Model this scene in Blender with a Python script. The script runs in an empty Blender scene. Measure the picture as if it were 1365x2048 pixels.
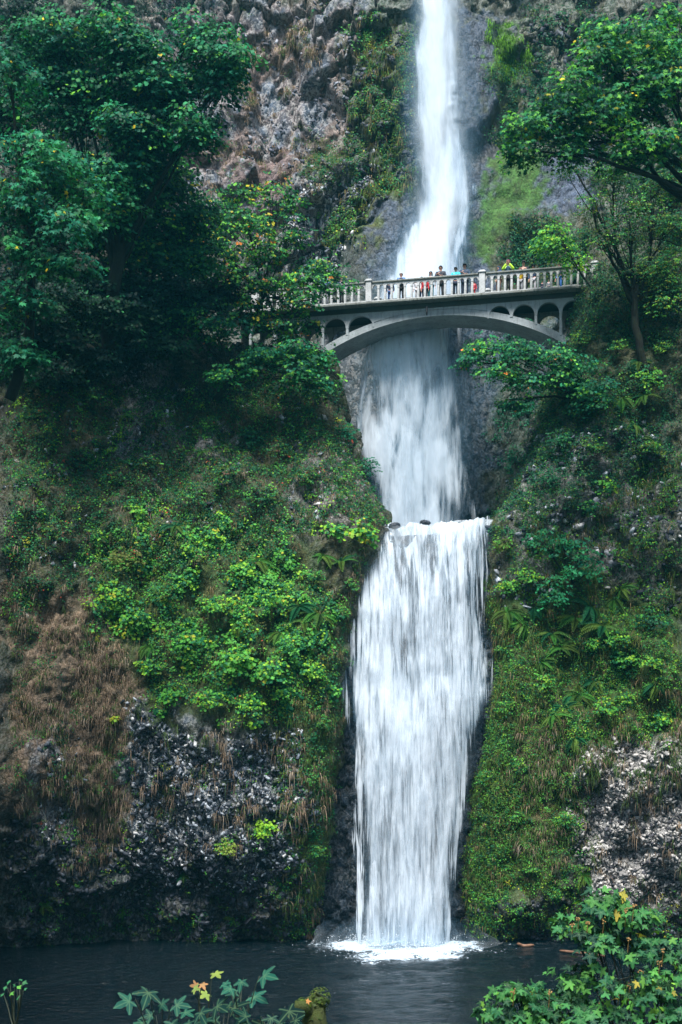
import bpy, math, random
import numpy as np
from mathutils import Vector

# ---------------------------------------------------------------- camera, sky, sun, exposure
F, CX, YH, CH = 2400.0, 682.5, 1450.0, 9.7        # focal length (px), centre column, horizon row, eye height (m)
scene = bpy.context.scene
cam_d = bpy.data.cameras.new("camera"); cam = bpy.data.objects.new("camera", cam_d)
scene.collection.objects.link(cam); scene.camera = cam
cam_d.sensor_width = 36; cam_d.lens = 36 * F / 2048
cam_d.shift_y = (YH - 1024) / 2048
cam_d.clip_start = 0.1; cam_d.clip_end = 2000
cam.location = (0, 0, CH); cam.rotation_euler = (math.pi / 2, 0, 0)

SUN_EL, SUN_AZ = math.radians(60), math.radians(192)   # azimuth from +Y clockwise: behind and left of the camera
world = bpy.data.worlds.new("World"); scene.world = world; world.use_nodes = True
wn = world.node_tree; bg = wn.nodes['Background']
sky = wn.nodes.new('ShaderNodeTexSky'); sky.sky_type = 'NISHITA'; sky.sun_disc = False
sky.sun_elevation = SUN_EL; sky.sun_rotation = SUN_AZ
wn.links.new(sky.outputs[0], bg.inputs[0]); bg.inputs[1].default_value = 0.085
sun_d = bpy.data.lights.new("sun", 'SUN'); sun_d.energy = 3.9; sun_d.angle = math.radians(22); sun_d.color = (1.0, .985, .96)
sun = bpy.data.objects.new("sun", sun_d); scene.collection.objects.link(sun)
sd = Vector((math.sin(SUN_AZ) * math.cos(SUN_EL), math.cos(SUN_AZ) * math.cos(SUN_EL), math.sin(SUN_EL)))
sun.rotation_euler = (-sd).to_track_quat('-Z', 'Y').to_euler(); sun.location = sd * 80
vs = scene.view_settings; vs.view_transform = 'Standard'; vs.look = 'None'; vs.gamma = 1; vs.exposure = 1.1
scene.cycles.transparent_max_bounces = 24; scene.cycles.max_bounces = 5
scene.cycles.diffuse_bounces = 3; scene.cycles.glossy_bounces = 2; scene.cycles.transmission_bounces = 4
scene.cycles.use_denoising = True

rng = np.random.default_rng(7); random.seed(7)

# ---------------------------------------------------------------- helpers
def P(px, py, Y): return np.array([(px - CX) / F * Y, Y, CH + (YH - py) / F * Y])
def to_px(V):
    return CX + V[..., 0] / V[..., 1] * F, YH - (V[..., 2] - CH) / V[..., 1] * F
def sm(x, a=0., b=1.):
    t = np.clip((x - a) / (b - a), 0, 1); return t * t * (3 - 2 * t)
def norm(v): return v / np.maximum(np.linalg.norm(v, axis=-1, keepdims=True), 1e-9)

def _h(i, j, k, s):
    n = (i.astype(np.int64) * 374761393 + j.astype(np.int64) * 668265263 + k.astype(np.int64) * 2147483647 + s * 974634777) & 0xFFFFFFFF
    n = ((n ^ (n >> 13)) * 1274126177) & 0xFFFFFFFF
    n = ((n ^ (n >> 16)) * 2246822519) & 0xFFFFFFFF
    return ((n ^ (n >> 15)) & 0xFFFFFF) / float(0xFFFFFF)
def vnoise(p, s=0):
    f = np.floor(p); t = p - f; t = t * t * (3 - 2 * t); i, j, k = f[..., 0], f[..., 1], f[..., 2]
    r = 0
    for a in (0, 1):
        for b in (0, 1):
            for c in (0, 1):
                w = (t[..., 0] if a else 1 - t[..., 0]) * (t[..., 1] if b else 1 - t[..., 1]) * (t[..., 2] if c else 1 - t[..., 2])
                r = r + w * _h(i + a, j + b, k + c, s)
    return r
def fbm(p, o=4, s=0):
    r = 0; a = .5; q = np.array(p, dtype=float)
    for n in range(o): r = r + a * vnoise(q, s + n * 17); q = q * 2.03 + 5.1; a *= .5
    return r / (1 - .5 ** o)
def worley(p, s=0):
    f = np.floor(p); d1 = np.full(p.shape[:-1], 9.); d2 = d1.copy(); cid = d1.copy()
    for a in (-1, 0, 1):
        for b in (-1, 0, 1):
            for c in (-1, 0, 1):
                i, j, k = f[..., 0] + a, f[..., 1] + b, f[..., 2] + c
                q = np.stack([i + _h(i, j, k, s), j + _h(i, j, k, s + 1), k + _h(i, j, k, s + 2)], -1)
                d = np.linalg.norm(p - q, axis=-1); near = d < d1
                d2 = np.where(near, d1, np.minimum(d2, d)); cid = np.where(near, _h(i, j, k, s + 3), cid); d1 = np.where(near, d, d1)
    return d1, d2, cid
def poly_sd(px, py, poly):
    """signed distance in photo pixels to a polygon, positive inside"""
    d = np.full(px.shape, 1e9); ins = np.zeros(px.shape, bool); n = len(poly)
    for i in range(n):
        x0, y0 = poly[i]; x1, y1 = poly[(i + 1) % n]; ex, ey = x1 - x0, y1 - y0
        t = np.clip(((px - x0) * ex + (py - y0) * ey) / (ex * ex + ey * ey + 1e-9), 0, 1)
        d = np.minimum(d, np.hypot(px - x0 - t * ex, py - y0 - t * ey))
        c = ((y0 > py) != (y1 > py)) & (px < (ex) * (py - y0) / (ey if ey else 1e-9) + x0)
        ins ^= c
    return np.where(ins, d, -d)
def interp(x, tab): a = sorted(tab); return np.interp(x, [t[0] for t in a], [t[1] for t in a])

def np_mesh(name, V, faces_k, mat, cols=None, parent=None, smooth=False, extra=None):
    """faces_k: (n,k) vertex index array, or list of such arrays"""
    if isinstance(faces_k, np.ndarray): faces_k = [faces_k]
    me = bpy.data.meshes.new(name); V = np.ascontiguousarray(V, dtype=np.float32)
    me.vertices.add(len(V)); me.vertices.foreach_set('co', V.ravel())
    idx = np.concatenate([f.ravel() for f in faces_k]).astype(np.int32)
    tot = np.concatenate([np.full(len(f), f.shape[1]) for f in faces_k]).astype(np.int32)
    st = np.concatenate([[0], np.cumsum(tot)[:-1]]).astype(np.int32)
    me.loops.add(len(idx)); me.loops.foreach_set('vertex_index', idx)
    me.polygons.add(len(tot)); me.polygons.foreach_set('loop_start', st)
    me.update(calc_edges=True)
    if smooth: me.polygons.foreach_set('use_smooth', np.ones(len(tot), bool))
    for nm, c in (('Col', cols), ('Msk', extra)):
        if c is not None:
            at = me.color_attributes.new(nm, 'FLOAT_COLOR', 'POINT')
            c4 = np.ones((len(V), 4), np.float32); c4[:, :3] = c; at.data.foreach_set('color', c4.ravel())
    if mat: me.materials.append(mat)
    o = bpy.data.objects.new(name, me); scene.collection.objects.link(o)
    if parent: o.parent = parent
    return o
def grid_faces(nu, nv):
    i = np.arange(nu - 1)[:, None] * nv + np.arange(nv - 1)[None, :]; i = i.ravel()
    return np.stack([i, i + 1, i + nv + 1, i + nv], 1)
def grid_normals(G):
    du = np.gradient(G, axis=0); dv = np.gradient(G, axis=1); return norm(np.cross(du, dv))

def tag(o, label=None, cat=None, group=None, kind=None):
    if label: o['label'] = label
    if cat: o['category'] = cat
    if group: o['group'] = group
    if kind: o['kind'] = kind
    return o
def empty(name, loc, label=None, cat=None, group=None):
    o = bpy.data.objects.new(name, None); o.empty_display_size = .2; scene.collection.objects.link(o); o.location = loc
    return tag(o, label, cat, group)
def copy_tree(o, parent=None):
    c = o.copy(); scene.collection.objects.link(c); c.parent = parent
    for ch in list(o.children): copy_tree(ch, c)
    return c

class MB:
    """collects tubes, boxes and shapes into one mesh"""
    def __init__(s): s.v = []; s.f = []; s.n = 0
    def add(s, V, Fc):
        V = np.asarray(V, float); s.v.append(V)
        for f in Fc: s.f.append([int(i) + s.n for i in f])
        s.n += len(V)
    def box(s, c, d, ax=None, bev=0):
        ax = np.eye(3) if ax is None else ax
        hx, hy, hz = np.array(d) / 2; b = min(bev, hx, hy, hz) if bev else 0
        if not b:
            q = [(x, y, z) for x in (-hx, hx) for y in (-hy, hy) for z in (-hz, hz)]
            s.add(np.array(q) @ ax + c, [(0, 1, 3, 2), (4, 6, 7, 5), (0, 4, 5, 1), (2, 3, 7, 6), (0, 2, 6, 4), (1, 5, 7, 3)])
        else:
            ring = [(-hx + b, -hy), (hx - b, -hy), (hx, -hy + b), (hx, hy - b), (hx - b, hy), (-hx + b, hy), (-hx, hy - b), (-hx, -hy + b)]
            V = []
            for z, k in ((-hz, .0), (-hz + b, 1), (hz - b, 1), (hz, .0)):
                for x, y in ring:
                    V.append((x - (0 if k else b * np.sign(x)), y - (0 if k else b * np.sign(y)), z))
            Fc = [tuple(range(7, -1, -1)), tuple(range(24, 32))]
            for r in range(3):
                for i in range(8): j = (i + 1) % 8; Fc.append((r * 8 + i, r * 8 + j, r * 8 + 8 + j, r * 8 + 8 + i))
            s.add(np.array(V) @ ax + c, Fc)
    def tube(s, pts, rad, n=8, jit=0):
        pts = np.asarray(pts, float); rad = np.broadcast_to(rad, (len(pts),)); T = norm(np.gradient(pts, axis=0))
        ref = np.array([0.3, 1., .2]); U = norm(np.cross(T, ref)); W = np.cross(T, U)
        a = np.arange(n) * 2 * np.pi / n
        R = rad[:, None] * (1 + (jit * (rng.random((len(pts), n)) - .5) if jit else 0))
        V = pts[:, None] + R[..., None] * (np.cos(a)[None, :, None] * U[:, None] + np.sin(a)[None, :, None] * W[:, None])
        Fc = [(i * n + j, i * n + (j + 1) % n, (i + 1) * n + (j + 1) % n, (i + 1) * n + j) for i in range(len(pts) - 1) for j in range(n)]
        Fc += [tuple(range(n - 1, -1, -1)), tuple(range((len(pts) - 1) * n, len(pts) * n))]
        s.add(V.reshape(-1, 3), Fc)
    def ball(s, c, r, nu=10, nv=7, jit=0):
        c = np.array(c); r = np.array(r) * np.ones(3); V = []
        for j in range(nv + 1):
            th = np.pi * j / nv
            for i in range(nu):
                ph = 2 * np.pi * i / nu; k = 1 + (jit * (rng.random() - .5) if jit else 0)
                V.append(c + k * r * np.array([math.sin(th) * math.cos(ph), math.sin(th) * math.sin(ph), math.cos(th)]))
        s.add(V, [(j * nu + i, (j + 1) * nu + i, (j + 1) * nu + (i + 1) % nu, j * nu + (i + 1) % nu) for j in range(nv) for i in range(nu)])
    def prism(s, poly, d, origin, ax):
        """2D polygon in (u,z), extruded by d along ax[1]"""
        n = len(poly); V = [np.array([u, 0, z]) for u, z in poly] + [np.array([u, d, z]) for u, z in poly]
        Fc = [tuple(range(n)), tuple(range(2 * n - 1, n - 1, -1))] + [((i + 1) % n, i, n + i, n + (i + 1) % n) for i in range(n)]
        s.add(np.array(V) @ ax + origin, Fc)
    def build(s, name, mat, parent=None, smooth=False, origin=(0, 0, 0)):
        me = bpy.data.meshes.new(name); V = np.concatenate(s.v) - np.array(origin)
        me.from_pydata(V.tolist(), [], s.f); me.update()
        if smooth:
            for p in me.polygons: p.use_smooth = True
        if mat: me.materials.append(mat)
        o = bpy.data.objects.new(name, me); scene.collection.objects.link(o)
        if parent: o.parent = parent
        return o

# ---------------------------------------------------------------- materials
def newmat(name):
    m = bpy.data.materials.new(name); m.use_nodes = True; nt = m.node_tree; nt.nodes.clear()
    out = nt.nodes.new('ShaderNodeOutputMaterial')
    return m, nt, out
def nd(nt, typ, ins=None, **kw):
    n = nt.nodes.new(typ)
    for k, v in kw.items(): setattr(n, k, v)
    for k, v in (ins or {}).items():
        if isinstance(v, bpy.types.NodeSocket): nt.links.new(v, n.inputs[k])
        else: n.inputs[k].default_value = v
    return n
def mth(nt, op, a, b=None, clamp=False):
    n = nt.nodes.new('ShaderNodeMath'); n.operation = op; n.use_clamp = clamp
    for i, v in enumerate((a, b)):
        if v is None: continue
        if isinstance(v, bpy.types.NodeSocket): nt.links.new(v, n.inputs[i])
        else: n.inputs[i].default_value = v
    return n.outputs[0]
def mrange(nt, v, a, b, c=0., d=1.):
    return nd(nt, 'ShaderNodeMapRange', {0: v, 1: a, 2: b, 3: c, 4: d}, interpolation_type='SMOOTHSTEP').outputs[0]
def coords(nt, scale=(1, 1, 1), which='Object'):
    tc = nd(nt, 'ShaderNodeTexCoord'); return nd(nt, 'ShaderNodeMapping', {0: tc.outputs[which], 3: scale}).outputs[0]
def noise(nt, vec, sc, det=4, rough=.55, dist=0):
    return nd(nt, 'ShaderNodeTexNoise', {'Vector': vec, 'Scale': sc, 'Detail': det, 'Roughness': rough, 'Distortion': dist}).outputs[0]
def mixc(nt, f, a, b, mode='MIX'):
    n = nt.nodes.new('ShaderNodeMix'); n.data_type = 'RGBA'; n.blend_type = mode
    for i, v in ((0, f), (6, a), (7, b)):
        if isinstance(v, bpy.types.NodeSocket): nt.links.new(v, n.inputs[i])
        else: n.inputs[i].default_value = v if i == 0 else (tuple(v) + (1,))[:4]
    return n.outputs[2]

def rock_material(name, vor_scale=4.0, stretch=(1, 1, .8)):
    m, nt, out = newmat(name)
    col = nd(nt, 'ShaderNodeAttribute', attribute_name='Col').outputs[0]
    msk = nd(nt, 'ShaderNodeSeparateColor', {0: nd(nt, 'ShaderNodeAttribute', attribute_name='Msk').outputs[0]})
    lich, wet, green = msk.outputs[0], msk.outputs[1], msk.outputs[2]
    v = coords(nt, stretch)
    warp = nd(nt, 'ShaderNodeVectorMath', {0: v, 1: nd(nt, 'ShaderNodeVectorMath', {0: nd(nt, 'ShaderNodeTexNoise', {'Vector': v, 'Scale': 2.2, 'Detail': 3}).outputs[1], 1: (.5, .5, .5)}, operation='MULTIPLY').outputs[0]}, operation='ADD').outputs[0]
    vo = nd(nt, 'ShaderNodeTexVoronoi', {'Vector': warp, 'Scale': vor_scale})
    vo2 = nd(nt, 'ShaderNodeTexVoronoi', {'Vector': warp, 'Scale': vor_scale * 2.7})
    cell = nd(nt, 'ShaderNodeSeparateColor', {0: vo.outputs['Color']}).outputs[0]
    cell2 = nd(nt, 'ShaderNodeSeparateColor', {0: vo2.outputs['Color']}).outputs[1]
    n1 = noise(nt, v, 1.3, 6, .6); n2 = noise(nt, v, 9, 5, .65); n3 = noise(nt, v, 26, 3, .6)
    # colour: base x (cell variation) x noise
    k = mth(nt, 'MULTIPLY', mrange(nt, cell, 0, 1, .7, 1.25), mrange(nt, n2, .25, .75, .55, 1.5))
    k = mth(nt, 'MULTIPLY', k, mrange(nt, cell2, 0, 1, .75, 1.25))
    g = nd(nt, 'ShaderNodeCombineColor', {0: k, 1: k, 2: k}).outputs[0]
    c = mixc(nt, 1.0, col, g, 'MULTIPLY')
    # pale lichen and bare facets on a share of the blocks
    lm = mth(nt, 'MULTIPLY', lich, mrange(nt, mth(nt, 'ADD', cell2, mth(nt, 'MULTIPLY', n2, .8)), .85, 1.15))
    c = mixc(nt, mth(nt, 'MULTIPLY', lm, .85), c, (.42, .41, .38))
    # moss tufts: small noisy green / brown mixture
    mm = mth(nt, 'MULTIPLY', green, mrange(nt, n3, .35, .6))
    mc = mixc(nt, mrange(nt, n1, .35, .65), (.035, .085, .012), (.10, .085, .02))
    c = mixc(nt, mth(nt, 'MULTIPLY', mm, .8), c, mc)
    ht = mth(nt, 'ADD', mth(nt, 'MULTIPLY', vo.outputs[0], -1.1), mth(nt, 'ADD', mth(nt, 'MULTIPLY', vo2.outputs[0], -.5), mth(nt, 'ADD', mth(nt, 'MULTIPLY', n2, 1.0), mth(nt, 'MULTIPLY', n3, .45))))
    bmp = nd(nt, 'ShaderNodeBump', {'Strength': 1.0, 'Distance': .08, 'Height': ht})
    rg = mth(nt, 'SUBTRACT', .85, mth(nt, 'MULTIPLY', wet, .5))
    p = nd(nt, 'ShaderNodeBsdfPrincipled', {'Base Color': c, 'Roughness': rg, 'Normal': bmp.outputs[0], 'Specular IOR Level': .35})
    nt.links.new(p.outputs[0], out.inputs[0]); return m

def leaf_material(name, trans=.28, rough=.55, spec=.15, veins=False):
    m, nt, out = newmat(name)
    col = nd(nt, 'ShaderNodeAttribute', attribute_name='Col').outputs[0]
    n = noise(nt, coords(nt), 8, 2)
    c = mixc(nt, 1.0, col, nd(nt, 'ShaderNodeCombineColor', {0: mrange(nt, n, .3, .7, .75, 1.25), 1: mrange(nt, n, .3, .7, .8, 1.2), 2: mrange(nt, n, .3, .7, .85, 1.1)}).outputs[0], 'MULTIPLY')
    if veins:
        q = nd(nt, 'ShaderNodeSeparateColor', {0: nd(nt, 'ShaderNodeAttribute', attribute_name='Msk').outputs[0]}); x, y = mth(nt, 'SUBTRACT', q.outputs[0], 2.), mth(nt, 'SUBTRACT', q.outputs[1], 2.35); best = None
        for a in (90, 55, 125, 22, 158, -35, 215):
            ca, sa = math.cos(math.radians(a)), math.sin(math.radians(a))
            d = mth(nt, 'ABSOLUTE', mth(nt, 'SUBTRACT', mth(nt, 'MULTIPLY', x, sa), mth(nt, 'MULTIPLY', y, ca))); f = mth(nt, 'ADD', mth(nt, 'MULTIPLY', x, ca), mth(nt, 'MULTIPLY', y, sa))
            d = mth(nt, 'ADD', d, mth(nt, 'MULTIPLY', mth(nt, 'LESS_THAN', f, 0.), 9.)); best = d if best is None else mth(nt, 'MINIMUM', best, d)
        c = mixc(nt, mrange(nt, best, .06, .0, 0., .55), c, mixc(nt, .5, c, (.22, .36, .16)))
        c = mixc(nt, mth(nt, 'MULTIPLY', mrange(nt, best, .03, .35), .4), c, mixc(nt, 1.0, c, (.5, .6, .6), 'MULTIPLY'))
        c = mixc(nt, mrange(nt, noise(nt, coords(nt), 45, 3), .62, .72, 0., .45), c, (.14, .11, .03))
    p = nd(nt, 'ShaderNodeBsdfPrincipled', {'Base Color': c, 'Roughness': rough, 'Specular IOR Level': spec})
    t = nd(nt, 'ShaderNodeBsdfTranslucent', {'Color': mixc(nt, 1.0, c, (1.3, 1.3, .5), 'MULTIPLY')})
    mx = nd(nt, 'ShaderNodeMixShader', {0: trans, 1: p.outputs[0], 2: t.outputs[0]})
    nt.links.new(mx.outputs[0], out.inputs[0]); return m

def simple_material(name, color, rough=.6, var=.25, sc=6, bump=.0, color2=None, spec=.4, bsc=None):
    m, nt, out = newmat(name); v = coords(nt)
    n = noise(nt, v, sc, 5, .6)
    a = tuple(x * (1 - var) for x in color); b = color2 or tuple(x * (1 + var) for x in color)
    c = mixc(nt, mrange(nt, n, .3, .7), a, b)
    ins = {'Base Color': c, 'Roughness': rough, 'Specular IOR Level': spec}
    if bump: ins['Normal'] = nd(nt, 'ShaderNodeBump', {'Strength': 1., 'Distance': bump, 'Height': noise(nt, v, bsc or sc * 3, 5, .65)}).outputs[0]
    p = nd(nt, 'ShaderNodeBsdfPrincipled', ins); nt.links.new(p.outputs[0], out.inputs[0]); return m

def water_material(name, xs, zs, lo, hi, tint=(.82, .89, .95), soft=False, seed=0., fine=1.0, amp=1.0, amax=1.0, wlo=.25, whi=.95, thin=(.13, .27, .38)):
    """falling water: opacity from a per-vertex density plus streaks stretched along the flow (Msk.r = density, Col.rg = flow coordinates in metres)"""
    m, nt, out = newmat(name)
    uv = nd(nt, 'ShaderNodeAttribute', attribute_name='Col').outputs[1]
    dens = nd(nt, 'ShaderNodeSeparateColor', {0: nd(nt, 'ShaderNodeAttribute', attribute_name='Msk').outputs[0]}).outputs[0]
    def strk(sx, sz, det, rough, off, dist=0.3):
        return noise(nt, nd(nt, 'ShaderNodeMapping', {0: uv, 1: (off + seed, off * 2.3, seed), 3: (sx, sz, 1)}).outputs[0], 1.0, det, rough, dist)
    a = strk(xs, zs, 5, .6, 3.1, .6); b = strk(xs * 3.3, zs * 2.2, 3, .6, 9.7, .2); c = strk(xs * .45, zs * .8, 3, .5, 21.3, .8)
    s = mth(nt, 'ADD', mth(nt, 'MULTIPLY', mth(nt, 'SUBTRACT', a, .5), 1.5 * amp), mth(nt, 'ADD', mth(nt, 'MULTIPLY', mth(nt, 'SUBTRACT', b, .5), .9 * fine * amp), mth(nt, 'MULTIPLY', mth(nt, 'SUBTRACT', c, .5), 1.1 * amp)))
    al = mrange(nt, mth(nt, 'ADD', dens, s), lo, hi, 0., amax)
    al = mth(nt, 'MULTIPLY', al, mrange(nt, dens, 0., .12))
    bmp = nd(nt, 'ShaderNodeBump', {'Strength': .5, 'Distance': .25, 'Height': mth(nt, 'ADD', a, mth(nt, 'MULTIPLY', b, .5))})
    wc = mixc(nt, mrange(nt, mth(nt, 'ADD', dens, s), wlo, whi), thin, tint)
    d = nd(nt, 'ShaderNodeBsdfDiffuse', {'Color': wc, 'Normal': bmp.outputs[0]})
    t = nd(nt, 'ShaderNodeBsdfTranslucent', {'Color': wc})
    w = nd(nt, 'ShaderNodeMixShader', {0: .4, 1: d.outputs[0], 2: t.outputs[0]})
    tr = nd(nt, 'ShaderNodeBsdfTransparent', {'Color': (1, 1, 1, 1)})
    mx = nd(nt, 'ShaderNodeMixShader', {0: al, 1: tr.outputs[0], 2: w.outputs[0]})
    nt.links.new(mx.outputs[0], out.inputs[0]); return m

M_rock = rock_material("basalt_rock"); M_rock_big = rock_material("weathered_basalt", 2.6, (1, 1, .7))
M_leaf = leaf_material("leaf"); M_fern = leaf_material("fern_leaf", .3, .6, .2); M_grass = leaf_material("dry_grass", .2, .9, .1)
M_leaf_near = leaf_material("broad_leaf", .25, .6, .12, True)
M_bark = simple_material("mossy_bark", (.010, .010, .008), .9, .4, 3, .03, (.014, .022, .008))
M_conc = None

# ---------------------------------------------------------------- leaves
def polar(lobes): return np.array([(r * math.cos(math.radians(a)), r * math.sin(math.radians(a))) for a, r in lobes])
def tmpl(xy, droop=.18, fold=.0, shift=.35):
    x, y = xy[:, 0], xy[:, 1] + shift
    return np.stack([x, y, -droop * (x ** 2 + y ** 2) + fold * np.abs(x)], 1)
MAPLE = tmpl(polar([(-90, .18), (-35, .62), (-8, .36), (22, .92), (50, .44), (72, .62), (90, 1.0), (108, .62), (130, .44), (158, .92), (188, .36), (215, .62)]), .15)
MAPLE_LO = tmpl(polar([(-90, .15), (-20, .62), (20, .45), (48, .92), (90, .95), (132, .92), (160, .45), (200, .62)]) , .15)
TRI = tmpl(polar([(-90, .3), (10, .75), (55, .5), (90, 1.0), (125, .5), (170, .75)]), .2)
OVAL = tmpl(np.array([(0, -.9), (.38, -.35), (.45, .15), (.0, 1.), (-.45, .15), (-.38, -.35)]) * .7, .1, .25, .5)
def near_leaf():
    L = [(-90, .12), (-60, .34), (-38, .55), (-28, .66), (-20, .5), (-8, .42), (2, .55), (10, .72), (16, .95), (26, .96), (33, .76), (42, .66), (52, .42), (62, .55), (70, .78), (78, .86), (90, 1.08)]
    L = L + [(180 - a, r) for a, r in L[::-1][1:-1]]
    return tmpl(polar(L), .22, .12)
MAPLE_HI = near_leaf()

def leaves(T, C, N, D, S, col):
    """one n-gon per leaf. C centres, N normals, D tip directions, S sizes, col colours"""
    N = norm(N); D = norm(D - N * np.sum(D * N, 1, keepdims=True)); B = np.cross(D, N); k = len(T); n = len(C)
    curl = (rng.random((n, 1, 1)) * 1.6)
    V = C[:, None] + S[:, None, None] * (T[None, :, 0, None] * B[:, None] + T[None, :, 1, None] * D[:, None] + curl * T[None, :, 2, None] * N[:, None])
    return V.reshape(-1, 3), np.arange(n * k).reshape(n, k), np.repeat(col, k, 0)
def pick(palette, n, j=.25):
    cs = np.array([c for c, w in palette]); w = np.array([w for c, w in palette], float)
    c = cs[rng.choice(len(cs), n, p=w / w.sum())]; return c * (1 + j * (rng.random((n, 1)) * 2 - 1)) 
def rnd_unit(n): return norm(rng.normal(size=(n, 3)))

DEEP, MID, BRIGHT, YEL, ORG, BRN = (.007, .055, .030), (.017, .13, .050), (.085, .31, .045), (.36, .36, .03), (.55, .20, .04), (.10, .055, .035)
TEAL, LIME, OLIVE, RED = (.014, .16, .085), (.22, .42, .03), (.065, .105, .014), (.35, .06, .03)
PAL_MAPLE = [(DEEP, 3), (MID, 5), (BRIGHT, 1.2), (YEL, .08)]
PAL_TEAL = [(DEEP, 2), (TEAL, 5), (MID, 2)]
PAL_TURN = [(MID, 5), (BRIGHT, 2.5), (YEL, .45), ((.30, .13, .03), .22), (DEEP, 2.5)]
PAL_IVY = [(MID, 3), (DEEP, 3), (BRIGHT, 1.0), (OLIVE, 2), (BRN, .7), (RED, .06)]
PAL_BRIGHT = [(BRIGHT, 4), (MID, 3), (LIME, 1.2), (YEL, .15)]
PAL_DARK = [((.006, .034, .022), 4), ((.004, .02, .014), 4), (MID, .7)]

def sprays(C, outd, L, m, size, palette, T, tipdown=.5, up=.65, jit=.35):
    """m leaves along a drooping twig of length L from each centre C heading outd"""
    n = len(C); t = (np.arange(m) + .5) / m
    side = norm(np.cross(outd, np.array([0, 0, 1.])))
    LL = L * (.6 + .8 * rng.random((n, 1, 1)))
    pos = C[:, None] + outd[:, None] * t[None, :, None] * LL
    pos[..., 2] -= (t ** 2)[None, :] * LL[..., 0] * .45
    sgn = np.where(np.arange(m) % 2, 1, -1)[None, :, None]
    pos = pos + side[:, None] * sgn * size * .7 + rng.normal(size=pos.shape) * size * .25
    N = np.array([0, 0, up])[None, None] + outd[:, None] * .45 + np.array([0, -.35, 0]) + rng.normal(size=pos.shape) * jit
    D = outd[:, None] * .8 + side[:, None] * sgn * .6 + np.array([0, 0, -tipdown]) + rng.normal(size=pos.shape) * .3
    col = np.repeat(pick(palette, n, .3)[:, None], m, 1); c2 = pick(palette, n * m, .3).reshape(n, m, 3); col = np.where(rng.random((n, m, 1)) < .45, c2, col)
    S = size * (.6 + .7 * rng.random(n * m))
    return leaves(T, pos.reshape(-1, 3), N.reshape(-1, 3), D.reshape(-1, 3), S, col.reshape(-1, 3))

def merge(parts):
    V = []; Fs = {}; C = []; n = 0
    for v, f, c in parts:
        V.append(v); C.append(c); Fs.setdefault(f.shape[1], []).append(f + n); n += len(v)
    return np.concatenate(V), [np.concatenate(x) for x in Fs.values()], np.concatenate(C)

def curve(a, b, sag=0., lift=.3, n=9, wob=.1):
    a, b = np.array(a, float), np.array(b, float); t = np.linspace(0, 1, n)[:, None]; L = np.linalg.norm(b - a)
    mid = (a + b) / 2 + np.array([0, 0, lift * L]) * .5 + rng.normal(size=3) * wob * L * .5
    p = (1 - t) ** 2 * a + 2 * t * (1 - t) * mid + t ** 2 * b
    p[1:-1] += rng.normal(size=(n - 2, 3)) * wob * L * .06; return p

def tree(name, label, cat, base, clumps, size, palette, T=MAPLE_LO, trunk_r=.18, group=None, dens=1.0, m=6, tiers=7, fork=.45, flat=.28, tipdown=.5, lean=None, mat=None, twigs=True, rt0=.35, lr=.03, L=3.2):
    """clumps: (px, py, rx, ry, Y) in photo pixels at distance Y; each becomes a bough of tiers of leafy sprays with limbs of its own"""
    base = np.array(base, float); root = empty(name, base, label, cat, group)
    cs = [(P(px, py, Y), rx / F * Y, ry / F * Y) for px, py, rx, ry, Y in clumps]
    mean = np.mean([c[0] for c in cs], 0); top = base + (mean - base) * fork if lean is None else np.array(lean)
    tb = MB()
    tr = curve(base, top, lift=.05, n=10, wob=.12); tb.tube(tr, np.linspace(trunk_r, trunk_r * .7, 10), 9, .12)
    parts = []
    for c, rx, ry in cs:
        limb = curve(tr[rng.integers(5, 10)], c, lift=.12, n=10, wob=.12); r0 = trunk_r * rng.uniform(.25, .5)
        tb.tube(limb, np.linspace(r0, min(lr, r0), 10), 6, .1)
        nt_ = max(4, int(tiers * (rx * ry) ** .5)); q = rnd_unit(nt_) * rng.random((nt_, 1)) ** .45
        sub = c + q * np.array([rx, min(rx, ry * 1.6), ry])
        for s in sub:
            if twigs: tb.tube(curve(limb[rng.integers(4, 10)], s, lift=.1, n=5, wob=.15), np.linspace(lr, lr * .3, 5), 4)
        rt = .38 * (rx + ry) / 2 + rt0
        ns = max(5, int(dens * 26 * rt * rt / (size * 4.5) ** 1.0))
        A = np.repeat(sub, ns, 0); th = rng.random(len(A)) * 2 * np.pi; rr = rt * rng.random(len(A)) ** .6
        od = np.stack([np.cos(th), np.sin(th), -.12 + .2 * rng.random(len(A))], 1)
        Cc = A + od * rr[:, None] + np.stack([0 * th, 0 * th, rng.normal(size=len(A)) * rt * flat - .35 * rr ** 2], 1)
        v_, f_, c_ = sprays(Cc, norm(od), size * L, m, size, palette, T, tipdown); k_ = rng.random((nt_, 1)) ** 1.5
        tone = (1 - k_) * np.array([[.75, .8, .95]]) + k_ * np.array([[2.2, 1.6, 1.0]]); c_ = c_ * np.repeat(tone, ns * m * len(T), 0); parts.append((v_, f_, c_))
    V, Fs, C = merge(parts)
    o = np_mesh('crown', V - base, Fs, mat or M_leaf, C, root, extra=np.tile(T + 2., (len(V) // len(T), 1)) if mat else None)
    t = tb.build('trunk', M_bark, root, True, base)
    return root

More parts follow.
